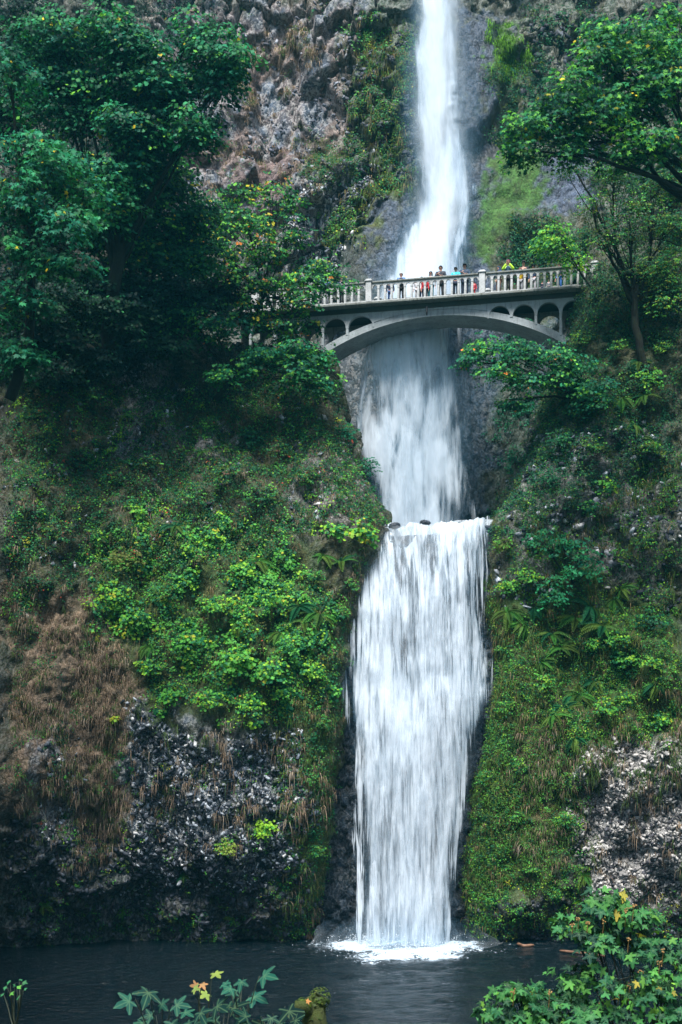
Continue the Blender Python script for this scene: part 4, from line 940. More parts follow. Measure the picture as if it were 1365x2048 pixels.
stuff('leafy_ground_cover', [
    cov(right, R_UP, 5200, 13, .26, .055, [(DEEP, 5), (MID, 2.5), (OLIVE, 2), (BRIGHT, .5)], TRI, .3, .9, 11),
    cov(right, R_MID, 2600, 12, .22, .05, [(MID, 3), (OLIVE, 3), (BRIGHT, 1.7), (LIME, .5), (DEEP, 2)], TRI, .4, 1., 12),
    cov(right, R_LOW, 3400, 12, .2, .045, [(MID, 3), (BRIGHT, 3), (LIME, .6), (OLIVE, 3), ((.07, .17, .02), 3), (DEEP, 1), (YEL, .08)], TRI, .25, 1., 13),
    cov(right, R_EDGE, 1100, 12, .16, .04, [(DEEP, 3), (OLIVE, 3), (MID, 2)], TRI, None, 1, 14),
    cov(right, [(1000, 1780), (1365, 1800), (1365, 1900), (960, 1880)], 200, 10, .2, .05, [(YEL, .6), (BRIGHT, 2), (OLIVE, 2), (MID, 2)], TRI, .45, 1, 15),
    cov(right, [(1200, 1220), (1365, 1230), (1365, 1480), (1120, 1480)], 900, 12, .2, .05, [(BRIGHT, 2), (OLIVE, 2), (LIME, .7), (MID, 2)], TRI, .4, 1, 16),
], M_leaf)
stuff('hanging_grass', [
    gr(left, L_DRY, 1900, 10, .28, .008, DRY, .40, 1.2, 21), gr(left, L_UP, 1100, 9, .28, .009, DRY + [((.07, .10, .03), 5)], .45, .9, 22),
    gr(left, [(270, 1420), (620, 1480), (640, 1660), (260, 1700)], 200, 12, .42, .010, DRY, .5, 1.4, 23), gr(left, L_BELT, 500, 10, .35, .009, GRS, .45, 1, 24), gr(left, L_EDGE, 600, 10, .35, .009, GRS + DRY, .45, 1, 25),
], M_grass)
stuff('hanging_grass', [
    gr(right, R_DRY, 1500, 10, .28, .009, DRY + [((.06, .12, .03), 12)], .42, 1.2, 31), gr(right, R_LOW, 900, 9, .26, .009, GRS + [((.16, .13, .08), .6)], .45, 1, 32),
    gr(right, R_MID, 1100, 10, .38, .009, GRS, .45, 1, 33), gr(right, [(1170, 1480), (1365, 1450), (1365, 1800), (1200, 1790)], 160, 10, .35, .01, DRY, .5, 1.4, 34), gr(right, R_EDGE, 500, 10, .3, .009, GRS, None, 1, 35),
], M_grass)
# moss, ivy and small plants on the upper wall
W_MOSS = [(710, 40), (835, 60), (838, 330), (700, 480), (650, 470), (740, 330), (700, 280)]
stuff('wall_plants', [
    cov(wall, W_MOSS, 1000, 10, .3, .07, [(OLIVE, 3), (MID, 3), (BRIGHT, 1), (YEL, .2)], TRI, .45, .7, 41),
    cov(wall, [(610, 320), (700, 285), (740, 330), (640, 380)], 200, 12, .3, .07, [(OLIVE, 3), (MID, 3)], TRI, None, .7, 42),
    cov(wall, [(655, 440), (720, 420), (700, 500), (650, 500)], 60, 12, .3, .07, [(OLIVE, 1), (BRIGHT, 2), (YEL, 1)], TRI, None, .7, 43),
    cov(wall, [(980, 140), (1100, 120), (1130, 290), (990, 290)], 500, 11, .32, .07, [(DEEP, 3), (MID, 2), (OLIVE, 1)], TRI, .38, .7, 44),
    cov(wall, [(1020, 440), (1200, 420), (1250, 620), (1000, 560)], 700, 12, .34, .08, [(DEEP, 3), (MID, 3), (OLIVE, 2)], TRI, .4, .7, 45),
    cov(wall, [(1050, 20), (1365, 20), (1365, 330), (1100, 290)], 900, 11, .34, .08, [(DEEP, 3), (MID, 3), (OLIVE, 1.5)], TRI, .42, .7, 46),
    cov(wall, [(0, -40), (440, 0), (400, 300), (330, 420), (400, 560), (0, 640)], 1800, 12, .4, .09, PAL_DARK, TRI, .38, .6, 47),
    cov(wall, [(700, 30), (760, 30), (770, 90), (700, 90)], 60, 14, .35, .08, [(MID, 2), (BRIGHT, 1)], TRI, None, .7, 48),
    cov(wall, [(1000, 680), (1080, 640), (1060, 1060), (980, 1060)], 350, 10, .25, .07, [(DEEP, 3), (TEAL, 1), (MID, 1)], TRI, .4, .7, 49),
    cov(wall, [(430, 20), (720, 20), (640, 560), (430, 560)], 160, 9, .22, .06, [(OLIVE, 2), (MID, 1)], TRI, .55, .9, 50),
], M_leaf)
stuff('wall_grass', [gr(wall, [(490, 60), (610, 60), (640, 130), (500, 230)], 260, 10, .35, .012, DRY, .45, .7, 51), gr(wall, [(340, 290), (700, 290), (640, 460), (400, 440)], 200, 9, .3, .012, DRY, .5, .7, 52),
    gr(wall, W_MOSS, 500, 9, .45, .012, GRS, .45, .7, 53), gr(wall, [(990, 60), (1050, 100), (1050, 140), (1000, 140)], 220, 9, .35, .012, [((.09, .22, .02), 1)], None, .7, 54)], M_grass)

# ---------------------------------------------------------------- individual ferns and shrubs
def fern_mesh(seed):
    V = []; Fq = []; Cc = []; n = 0; r_ = random.Random(seed)
    for f in range(11):
        th = r_.uniform(0, 2 * math.pi); L = r_.uniform(.55, .95); el = r_.uniform(.5, 1.1); d = np.array([math.cos(th), math.sin(th), 0.]); sd_ = np.array([-math.sin(th), math.cos(th), 0]); K = 17
        c = np.array(random.Random(seed * 31 + f).choice([BRIGHT, MID, (.09, .22, .04), (.12, .22, .035)])) * r_.uniform(.7, 1.3)
        def pt(t): return d * L * t * math.cos(el * (1 - t)) + np.array([0, 0, L * (math.sin(el) * t - 1.0 * t * t)])
        if f == 0: V.append(np.zeros(3)); Cc.append(c); n = 1
        rr = [0]
        for k in range(1, K + 1): V.append(pt(k / K)); Cc.append(c); rr.append(n); n += 1
        for k in range(K):
            t = (k + .5) / K; p = pt(t); w = L * .2 * math.sin(math.pi * min(1, t * .85 + .12)) ** .8
            for s in (-1, 1):
                q = p + sd_ * s * w + d * w * .35 + np.array([0, 0, -w * .35]); h = d * L / K * .12
                V += [q + h, q - h]; Fq.append((rr[k], rr[k + 1], n, n + 1)); n += 2; Cc += [c] * 2
    return np.array(V), np.array(Fq), np.array(Cc)
fern_data = []
for k in range(4):
    v, f, c = fern_mesh(k + 1); o = np_mesh('fern', v, f, M_fern, c); fern_data.append(o.data); bpy.data.objects.remove(o)
ORD = ['first', 'second', 'third', 'fourth', 'fifth', 'sixth', 'seventh', 'eighth', 'ninth', 'tenth', 'eleventh', 'twelfth', 'thirteenth', 'fourteenth']
def ferns(S, pts, where, group):
    """pts: (px, py, scale), placed from left to right"""
    pts = sorted(pts)
    for i, (px, py, sc) in enumerate(pts):
        p, nr = surf_at(S, px, py); o = bpy.data.objects.new('fern', fern_data[i % 4]); scene.collection.objects.link(o)
        o.location = p + nr * .05; o.scale = (sc,) * 3
        o.rotation_euler = Vector(nr * .8 + np.array([0, 0, .7])).to_track_quat('Z', 'Y').to_euler(); o.rotation_euler.rotate_axis('Z', rng.random() * 6)
        tag(o, f"green fern, {ORD[i]} from the left {where}", 'fern', group)
ferns(right, [(1020, 1225, 1.1), (1050, 1250, 1.), (1075, 1215, .9), (1100, 1270, 1.3), (1125, 1295, 1.1), (1150, 1240, 1.2), (1180, 1215, 1.2), (1205, 1250, 1.3), (1225, 1205, 1.0), (1240, 1180, .9)], "in the fern band right of the lower fall", 'ferns in the band on the right cliff')
ferns(right, [(1240, 800, 1.), (1290, 790, 1.1), (1270, 850, .9), (1310, 880, 1.), (1275, 720, 1.)], "high on the mossy right cliff", 'ferns high on the right cliff')
ferns(right, [(1105, 1430, .9), (1130, 1410, 1.0), (1165, 1390, 1.1), (1190, 1360, 1.1), (1150, 1480, .9), (1165, 1745, .8), (1310, 1370, .9), (1080, 1330, .9)], "below the fern band, beside the dry grass", 'ferns low on the right cliff')
ferns(left, [(570, 1270, 1.1), (610, 1240, 1.2), (640, 1225, 1.2), (600, 1210, 1.), (655, 1260, 1.), (680, 1120, 1.1), (650, 1110, .9), (560, 1290, .9)], "on the left cliff just left of the lower fall", 'ferns by the lower fall on the left cliff')
ferns(left, [(250, 830, .9), (400, 905, .8), (355, 1060, 1.), (470, 1250, .9), (520, 1130, 1.), (300, 1290, .9)], "scattered over the left cliff face", 'ferns scattered on the left cliff')
ferns(left, [(365, 1752, .55), (250, 1820, .55), (90, 1815, .6), (465, 1845, .5)], "on the dark rock above the pool at left", 'small ferns above the pool')

def shrub(S, px, py, r, label, cat='shrub', size=.1, palette=PAL_BRIGHT, T=MAPLE_LO, n=26, m=6, name='shrub', group=None, tip=.5, zs=.8):
    p, nr = surf_at(S, px, py); root = empty(name, p, label, cat, group); od0 = norm(nr + np.array([0, -.3, .5]))
    q = rnd_unit(n); q = q * np.sign(np.sum(q * od0, 1, keepdims=True)); C = p + od0 * r * .25 + q * r * .75 * rng.random((n, 1)) ** .5 * np.array([1, 1, zs])
    od = norm(q * np.array([1, 1, .4]) + od0 * .4)
    V, f, c = sprays(C, od, size * 2.6, m, size, palette, T, tip); np_mesh('foliage', V - p, f, M_leaf, c, root)
    mb = MB()
    for i in range(min(n, 9)): mb.tube(curve(p - od0 * .1, C[i], lift=.1, n=5), np.linspace(.02, .006, 5), 4)
    mb.build('stem', M_bark, root, True, p); return root
shrub(left, 715, 1070, .95, "yellow green vine maple on the left side of the lower fall's lip", size=.12, palette=[(BRIGHT, 3), (LIME, 2), (YEL, .8), (MID, 2)], n=46)
shrub(left, 670, 1065, .7, "bright leafy shrub left of the yellow green vine maple at the lip", size=.11, n=30)
shrub(left, 272, 1030, .45, "small vivid green shrub in the middle of the dark left cliff", size=.07, palette=[(LIME, 1), (BRIGHT, 2)], n=30)
shrub(left, 527, 1655, .62, "larger vivid lime green plant low on the left cliff", 'plant', size=.085, palette=[(LIME, 4), (BRIGHT, 1)], n=50, name='leafy_plant')
shrub(left, 445, 1700, .55, "smaller yellowish green plant on the pale rock low on the left cliff", 'plant', size=.06, palette=[((.22, .30, .05), 3), (BRIGHT, 1)], n=50, name='leafy_plant')
shrub(left, 235, 1440, .4, "yellow leaved sprig at the edge of the brown grass", 'plant', size=.08, palette=[(YEL, 2), (LIME, 1)], n=10, name='leafy_plant')
shrub(left, 255, 1130, 1.1, "olive yellow shrub at the upper left of the green belt", size=.06, palette=[((.14, .17, .04), 3), (BRIGHT, 1), (OLIVE, 2)], n=110)
shrub(left, 330, 1190, 1.0, "olive shrub with fine leaves right of the olive yellow one", size=.06, palette=[(OLIVE, 2), (MID, 2), (BRIGHT, 1)], n=90)
shrub(left, 270, 1240, .8, "bright green drooping shrub above the grass slope", size=.1, n=36)
shrub(left, 380, 1290, .95, "bright green broad leaved shrub in the belt's middle", size=.11, n=50)
shrub(left, 470, 1330, 1.05, "large bright green shrub in the belt's lower right", size=.12, palette=[(BRIGHT, 3), (LIME, 1), (MID, 1)], n=60)
shrub(left, 540, 1350, .8, "bright green shrub hanging above the mossy rock bulge", size=.11, n=40)
shrub(left, 350, 1390, .7, "green shrub at the lower left tip of the belt", size=.1, n=30)
shrub(left, 590, 1300, .9, "fine leaved green shrub near the lower fall's left edge", size=.06, palette=[(MID, 2), (BRIGHT, 2)], n=80)
shrub(left, 470, 960, .9, "leafy shrub in the shade below the bridge's left end", size=.07, palette=PAL_IVY, n=70)
shrub(left, 500, 880, .9, "dark leafy shrub just under the left maple boughs", size=.07, palette=[(DEEP, 3), (MID, 3), (BRIGHT, .5)], n=60)
shrub(left, 300, 930, .9, "sprawling ivy shrub on the upper left cliff", size=.06, palette=PAL_IVY, n=70)
shrub(left, 150, 930, 1., "dull green bush at the far left of the cliff", size=.06, palette=PAL_IVY, n=80)
shrub(left, 120, 1070, .9, "brownish green bush above the dry grass slope", size=.06, palette=PAL_IVY, n=70)
shrub(left, 735, 940, .9, "teal green bush leaning over the upper fall's foot", size=.06, palette=PAL_TEAL, n=60)
shrub(left, 690, 870, .8, "teal green bush on the gorge edge under the arch", size=.07, palette=PAL_TEAL, n=50)
shrub(right, 1175, 1010, .6, "small dark shrub on the mossy rock of the right cliff", size=.08, palette=PAL_MAPLE, n=30)
shrub(right, 1215, 970, .6, "leafy shrub with pale tips on the right cliff's grey rock", size=.08, palette=PAL_BRIGHT, n=26)
shrub(right, 1115, 880, 1., "hanging ivy bush in the dark hollow of the right cliff", size=.06, palette=[(DEEP, 2), (MID, 3), (BRIGHT, .6)], n=90)
shrub(right, 1100, 960, .9, "hanging bush below the dark hollow of the right cliff", size=.06, palette=[(DEEP, 2), (MID, 3)], n=70)
shrub(right, 1050, 830, .8, "wispy teal bush on the right gorge edge", size=.05, palette=PAL_TEAL, n=60)
shrub(right, 1025, 910, .7, "lower wispy teal bush on the right gorge edge", size=.05, palette=PAL_TEAL, n=50)
shrub(right, 1290, 760, 1., "bright mossy bush high at the right", size=.07, palette=[(LIME, 1), (BRIGHT, 3), (MID, 2)], n=50)
shrub(right, 1250, 1320, .9, "bright green shrub above the pale lichened rock", size=.09, palette=PAL_BRIGHT, n=44)
shrub(right, 1300, 1250, .9, "green shrub near the right border above the lichened rock", size=.08, palette=PAL_MAPLE, n=44)
shrub(right, 1010, 1090, .6, "mossy shrub at the right end of the fall's lip", size=.06, palette=[(OLIVE, 3), (BRIGHT, 1)], n=50)

# ---------------------------------------------------------------- trees
tree('maple_tree', "tall dark maple at the upper left with a bough reaching over the brown cliff", 'tree', P(215, 720, 53), [(120, 70, 90, 45, 50), (250, 80, 110, 45, 50), (370, 90, 80, 50, 50), (440, 150, 55, 45, 50), (460, 130, 40, 30, 49), (320, 180, 80, 45, 50.5), (390, 250, 50, 50, 50), (220, 180, 90, 50, 51), (300, 270, 80, 45, 51), (255, 250, 60, 40, 49.5), (250, 340, 60, 40, 50), (210, 420, 60, 40, 50.5), (120, 200, 90, 60, 51)],
     .115, [(DEEP, 4), (MID, 3), (TEAL, 4), (BRIGHT, .5), (YEL, .08)], MAPLE_LO, .34, dens=1.5, fork=.5, tiers=8)
tree('maple_tree', "blue green leaved maple at the far left nearest the viewer", 'tree', P(20, 800, 42), [(70, 330, 75, 35, 40), (60, 400, 75, 40, 40), (120, 440, 55, 30, 39.5), (90, 505, 50, 30, 40), (160, 360, 60, 35, 41), (40, 290, 60, 30, 40), (130, 520, 40, 20, 40), (30, 480, 40, 40, 40), (30, 600, 50, 40, 40.5), (40, 700, 50, 40, 41), (20, 140, 50, 50, 41)],
     .125, PAL_TEAL + [(YEL, .15)], MAPLE, .2, dens=1.4, tipdown=.9, lean=P(40, 420, 41.5))
tree('maple_tree', "dense green maple filling the middle of the left slope", 'tree', P(300, 700, 56), [(250, 350, 90, 40, 54), (330, 360, 80, 40, 54), (200, 420, 100, 40, 54), (310, 430, 100, 45, 54), (390, 470, 70, 45, 54.5), (230, 490, 100, 40, 54), (360, 520, 70, 30, 55), (150, 330, 60, 50, 55)],
     .115, [(DEEP, 3), (MID, 5), (BRIGHT, .9), (YEL, .1)], MAPLE_LO, .28, dens=1.5, tiers=8)
tree('maple_tree', "young maple with orange tinted leaves at the bridge's left end", 'tree', P(515, 625, 58.8), [(470, 400, 60, 28, 57.5), (545, 395, 50, 32, 57.5), (500, 450, 75, 28, 57), (580, 460, 45, 28, 57.5), (450, 500, 60, 28, 57), (550, 510, 60, 24, 57), (640, 525, 50, 24, 57.5), (600, 550, 60, 20, 57), (500, 560, 60, 24, 57), (670, 560, 35, 26, 58), (620, 600, 50, 14, 57), (570, 600, 50, 24, 58), (510, 630, 40, 30, 58), (560, 655, 40, 26, 58.2), (620, 640, 26, 14, 58.5), (455, 600, 50, 40, 58)],
     .10, PAL_TURN, MAPLE_LO, .11, dens=.75, tiers=7, fork=.5)
tree('maple_tree', "maple boughs spreading over the gorge edge below the bridge's left end", 'tree', P(430, 800, 57.3), [(370, 630, 55, 22, 55.5), (430, 655, 60, 22, 55), (520, 705, 60, 18, 55), (590, 700, 55, 20, 55.5), (640, 712, 30, 18, 56), (470, 745, 50, 14, 54.8), (590, 745, 50, 22, 55.3), (645, 770, 32, 24, 56), (330, 600, 50, 22, 56)],
     .10, [(MID, 4), (TEAL, 2), (BRIGHT, 1.4), (DEEP, 2), (ORG, .04)], MAPLE_LO, .16, dens=1.3)
tree('maple_tree', "big leafy maple hanging in from the upper right", 'tree', P(1560, 700, 48), [(1290, 90, 80, 40, 45), (1210, 130, 70, 32, 44.5), (1150, 175, 60, 28, 44.5), (1270, 190, 85, 40, 45), (1110, 225, 65, 26, 44.3), (1190, 240, 70, 30, 45), (1060, 255, 45, 24, 44.3), (1040, 300, 36, 18, 44.3), (1150, 290, 60, 22, 45), (1290, 290, 75, 40, 45), (1340, 160, 60, 60, 45), (1200, 80, 50, 20, 45), (1340, 60, 50, 40, 46)],
     .125, [(MID, 4), (BRIGHT, 3), (DEEP, 2), (TEAL, 1), (YEL, .1)], MAPLE, .32, dens=1.4, tiers=7, lean=P(1400, 330, 46.5))
tree('slender_tree', "fine leaved tree with twisting dark limbs at the right of the bridge", 'tree', P(1300, 760, 55.5), [(1230, 350, 60, 35, 54), (1300, 370, 60, 45, 54), (1180, 400, 40, 24, 54), (1260, 440, 60, 35, 54), (1330, 470, 60, 50, 54.5), (1200, 480, 45, 24, 54), (1280, 530, 55, 30, 54.5), (1340, 580, 60, 50, 55), (1150, 340, 40, 14, 54)],
     .06, [(MID, 4), (OLIVE, 3), (BRIGHT, 1.3), (DEEP, 3)], TRI, .2, dens=1.2, fork=.6)
tree('maple_tree', "small light green maple leaning over the bridge's right end", 'tree', P(1195, 590, 58.0), [(1100, 462, 28, 18, 57), (1130, 490, 36, 18, 57), (1155, 515, 28, 14, 57.3), (1085, 480, 16, 10, 56.8)],
     .105, [(BRIGHT, 4), (MID, 2), (LIME, .6)], MAPLE_LO, .07, dens=.8)
tree('maple_tree', "maple spreading level boughs under the bridge's right haunch", 'tree', P(1230, 830, 56.6), [(985, 690, 48, 16, 55.5), (1050, 700, 55, 22, 55), (1110, 715, 55, 22, 55), (940, 722, 30, 10, 55.5), (1000, 745, 45, 14, 55), (1075, 760, 55, 22, 55), (1150, 745, 55, 24, 55), (1200, 770, 40, 24, 55), (1020, 800, 36, 14, 55.5), (1170, 800, 40, 20, 55)],
     .09, [(MID, 4), (TEAL, 3), (BRIGHT, 1.4), (DEEP, 2), (ORG, .04)], MAPLE_LO, .14, dens=1.1)
tree('maple_tree', "small blue green maple on the rock of the right cliff", 'tree', P(1150, 1215, 54.4), [(1085, 1080, 28, 14, 53.2), (1130, 1085, 36, 18, 53), (1165, 1110, 28, 16, 53), (1150, 1140, 36, 14, 53), (1110, 1190, 36, 18, 53)],
     .085, PAL_TEAL, MAPLE_LO, .06, dens=.8)
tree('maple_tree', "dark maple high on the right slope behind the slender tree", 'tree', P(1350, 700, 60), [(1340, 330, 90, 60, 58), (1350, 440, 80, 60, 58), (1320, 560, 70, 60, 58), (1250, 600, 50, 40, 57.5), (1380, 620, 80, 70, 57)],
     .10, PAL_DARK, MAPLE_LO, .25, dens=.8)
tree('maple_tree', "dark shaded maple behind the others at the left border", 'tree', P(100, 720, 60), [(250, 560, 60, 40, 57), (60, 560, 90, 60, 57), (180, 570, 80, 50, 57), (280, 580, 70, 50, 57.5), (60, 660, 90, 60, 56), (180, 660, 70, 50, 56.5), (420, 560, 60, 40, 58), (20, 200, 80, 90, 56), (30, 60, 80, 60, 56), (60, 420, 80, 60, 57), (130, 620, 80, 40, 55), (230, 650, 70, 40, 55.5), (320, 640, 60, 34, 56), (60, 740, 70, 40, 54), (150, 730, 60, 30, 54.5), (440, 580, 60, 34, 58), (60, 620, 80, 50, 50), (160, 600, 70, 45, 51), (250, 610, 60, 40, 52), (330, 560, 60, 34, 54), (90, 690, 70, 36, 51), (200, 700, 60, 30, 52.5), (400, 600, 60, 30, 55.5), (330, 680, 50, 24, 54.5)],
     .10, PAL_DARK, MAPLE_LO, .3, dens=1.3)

# ---------------------------------------------------------------- broken basalt fragments on the bare rock faces
def chips(S, poly, n, smin, smax, pal, thr=None, seed=0):
    C, N = pick_on(S, poly, n, 18, thr, 1.3, seed, .25); n = len(C)
    cube = np.array([(x, y, z) for x in (-1, 1) for y in (-1, 1) for z in (-1, 1)], float); sz = smin + (smax - smin) * rng.random(n) ** 2
    A = norm(N + rng.normal(size=N.shape) * .5); B = norm(np.cross(A, rng.normal(size=N.shape))); Dd = np.cross(A, B)
    V = cube[None] * (.35 + .95 * rng.random((n, 8, 3))) * sz[:, None, None] * np.array([1.15, .6, .4])
    V = C[:, None] + V[..., :1] * B[:, None] + V[..., 1:2] * Dd[:, None] + V[..., 2:] * A[:, None]
    b = np.arange(n)[:, None] * 8; Fc = np.concatenate([b + np.array(q) for q in ((0, 1, 3, 2), (4, 6, 7, 5), (0, 4, 5, 1), (2, 3, 7, 6), (0, 2, 6, 4), (1, 5, 7, 3))])
    return V.reshape(-1, 3), Fc, np.repeat(pick(pal, n, .35), 8, 0)
def chip_material():
    m, nt, out = newmat("basalt_fragment"); col = nd(nt, 'ShaderNodeAttribute', attribute_name='Col').outputs[0]; n = noise(nt, coords(nt), 11, 5, .65)
    g = mrange(nt, n, .3, .7, .45, 1.4); c = mixc(nt, 1.0, col, nd(nt, 'ShaderNodeCombineColor', {0: g, 1: g, 2: g}).outputs[0], 'MULTIPLY')
    p = nd(nt, 'ShaderNodeBsdfPrincipled', {'Base Color': c, 'Roughness': .7, 'Specular IOR Level': .4, 'Normal': nd(nt, 'ShaderNodeBump', {'Strength': .8, 'Distance': .04, 'Height': n}).outputs[0]})
    nt.links.new(p.outputs[0], out.inputs[0]); return m
M_chip = chip_material()
BAS = [((.022, .03, .042), 6), ((.10, .12, .145), 2.5), ((.38, .41, .44), 2.6), ((.55, .54, .52), .9), ((.03, .05, .02), 1)]
DRK = [((.02, .026, .036), 5), ((.05, .06, .075), 3), ((.13, .14, .16), .8), ((.03, .05, .015), 1.5)]
stuff('rock_fragments', [chips(left, [(260, 1410), (420, 1490), (600, 1460), (620, 1640), (560, 1760), (250, 1790), (270, 1600)], 7500, .03, .13, BAS, None, 61), chips(left, [(30, 1640), (620, 1730), (660, 1900), (20, 1910)], 4200, .04, .17, DRK, None, 62),
    chips(left, [(220, 680), (340, 680), (360, 900), (220, 900)], 500, .04, .16, BAS, .45, 63), chips(left, L_UP, 900, .04, .16, BAS, .55, 64), chips(left, [(90, 1480), (160, 1480), (150, 1740), (80, 1700)], 300, .04, .13, BAS, .4, 65)], M_chip)
stuff('rock_fragments', [chips(right, [(1160, 1490), (1365, 1470), (1365, 1790), (1200, 1800), (1150, 1660)], 6000, .03, .13, [((.44, .42, .39), 4), ((.26, .25, .24), 3), ((.06, .06, .07), 2.5), ((.5, .47, .44), 1)], None, 66),
    chips(right, [(940, 1800), (1365, 1810), (1365, 1910), (930, 1900)], 1500, .04, .15, DRK, None, 67), chips(right, [(1040, 860), (1365, 850), (1365, 1200), (1000, 1200)], 1300, .05, .2, BAS, .5, 68)], M_chip)
stuff('rock_fragments', [chips(wall, [(330, 0), (730, 0), (720, 300), (640, 560), (330, 560)], 1500, .04, .16, [((.07, .075, .095), 4), ((.13, .14, .17), 3), ((.26, .27, .30), .8), ((.18, .12, .09), 1)], .5, 69),
    chips(wall, [(700, 40), (835, 60), (835, 330), (700, 430)], 1500, .05, .2, DRK + [((.2, .21, .22), .6)], .4, 70), chips(wall, [(590, 380), (740, 330), (680, 560), (580, 540)], 1400, .04, .15, BAS, .35, 71),
    chips(wall, [(1060, 30), (1365, 60), (1365, 320), (1060, 290)], 1200, .06, .25, DRK, .45, 72)], M_chip)

# ---------------------------------------------------------------- floating logs, lip rocks
M_log = simple_material("wet_log", (.12, .05, .03), .5, .5, 5, .02, (.22, .12, .07))
def log(pts, r, label):
    mb = MB(); p = [P(x, y, CH * F / (y - YH)) * np.array([1, 1, 0]) + np.array([0, 0, z]) for x, y, z in pts]; p = np.array(p)
    q = np.concatenate([np.linspace(a, b, 5)[:-1] for a, b in zip(p[:-1], p[1:])] + [p[-1:]]); rr = np.full(len(q), r); rr[0] = rr[-1] = r * .6
    mb.tube(q, rr, 9, .25); o = mb.build('floating_log', M_log, None, True, tuple(p[0])); o.location = p[0]; return tag(o, label, 'log')
log([(1035, 1890, .06), (1048, 1894, .05), (1068, 1893, .06)], .07, "short orange brown log floating near the right cliff's foot")
log([(1120, 1903, .04), (1160, 1908, .05), (1210, 1914, .04)], .06, "long reddish log floating half behind the foreground bush")
M_lip = simple_material("wet_black_rock", (.02, .028, .04), .35, .4, 4, .05)
for px_, py_, r_, lb in ((790, 1052, .22, "small wet black rock at the left end of the lower fall's lip"), (850, 1046, .2, "small wet black rock in the middle of the lower fall's lip"), (978, 1060, .3, "wet dark rock under the right end of the lower fall's lip")):
    c = P(px_, py_, 55.35); mb = MB(); mb.ball((0, 0, 0), (r_ * 1.3, r_, r_ * .7), 9, 6, .4); o = mb.build('rock', M_lip); o.location = c; tag(o, lb, 'rock')

# ---------------------------------------------------------------- foreground plants on the bank
def bank_z(Y): return float(np.interp(Y, [-12, 9, 11, 14, 26, 30], [7.4, 6.5, 5.9, 4.4, -.8, -2.5]))
def leafy_stem(label, Y, foot, pts, size, palette, name='maple_sapling', cat='sapling', T=MAPLE_HI):
    """pts: (px, py) of each leaf; stems rise from one foot on the bank"""
    b = P(foot, 2200, Y); b[2] = bank_z(Y) - .05; root = empty(name, b, label, cat); mb = MB(); n = len(pts)
    C = np.array([P(x, y, Y + rng.uniform(-.35, .35)) for x, y in pts]); hub = b + (C.mean(0) - b) * .72
    mb.tube(curve(b, hub, lift=0, n=7, wob=.05), np.linspace(.012, .007, 7), 6)
    N = np.stack([rng.normal(size=n) * .6, -.55 + rng.normal(size=n) * .2, .75 + rng.random(n) * .3], 1); D = np.stack([(C[:, 0] - hub[0]) * 2.0 + rng.normal(size=n) * .2, -.4 + 0 * C[:, 0], .1 + rng.normal(size=n) * .35], 1)
    for c, d in zip(C, D): mb.tube(curve(hub, c - norm(d) * size * .1, lift=.15, n=6, wob=.08), np.linspace(.006, .003, 6), 5)
    V, f, c = leaves(T, C, N, D, .8 * size * (.65 + .6 * rng.random(n)), pick(palette, n, .25)); np_mesh('foliage', V - b, f, M_leaf_near, c, root, extra=np.tile(T + 2., (len(V) // len(T), 1))); mb.build('stem', M_stem, root, True, b); return root
M_stem = simple_material("green_stem", (.018, .026, .012), .7, .3)
BL = [((.012, .085, .06), 4), ((.025, .14, .09), 2), ((.008, .05, .04), 2)]
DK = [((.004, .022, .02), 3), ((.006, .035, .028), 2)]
leafy_stem("low blue green maple sapling at the bottom, left of the yellow topped one", 8.5, 330, [(268, 2000), (300, 1978), (322, 2004), (345, 2010), (285, 2040), (365, 2022), (310, 2030), (342, 2040)], .125, BL)
leafy_stem("maple sapling with yellow top leaf and one orange brown leaf at the bottom", 8.6, 398, [(428, 1944), (386, 1978), (418, 1986)], .085, [((.16, .22, .05), 2), ((.20, .26, .05), 2)])
leafy_stem("small orange brown leaved twig under the yellow topped sapling", 8.65, 402, [(404, 1966), (398, 1972)], .06, [((.35, .17, .07), 1)], 'twig', 'twig')
leafy_stem("blue green maple sapling at the bottom, right of the yellow topped one", 8.6, 485, [(452, 1962), (486, 1958), (522, 1952), (478, 1986), (500, 1992), (468, 1975)], .11, BL)
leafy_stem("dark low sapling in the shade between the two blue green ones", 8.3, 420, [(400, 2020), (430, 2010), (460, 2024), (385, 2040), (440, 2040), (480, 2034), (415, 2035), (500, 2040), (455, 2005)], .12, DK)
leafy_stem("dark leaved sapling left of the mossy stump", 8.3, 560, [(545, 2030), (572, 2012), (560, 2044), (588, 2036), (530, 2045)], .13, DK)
leafy_stem("tiny green sprig near the water at the far lower left", 9, 35, [(20, 1960), (40, 1958), (30, 1968), (45, 1964), (12, 1972), (34, 1978), (22, 1985), (48, 1980), (8, 1990), (38, 1992)], .04, [(MID, 5), (BRIGHT, 1)], 'sprig', 'sprig', TRI)
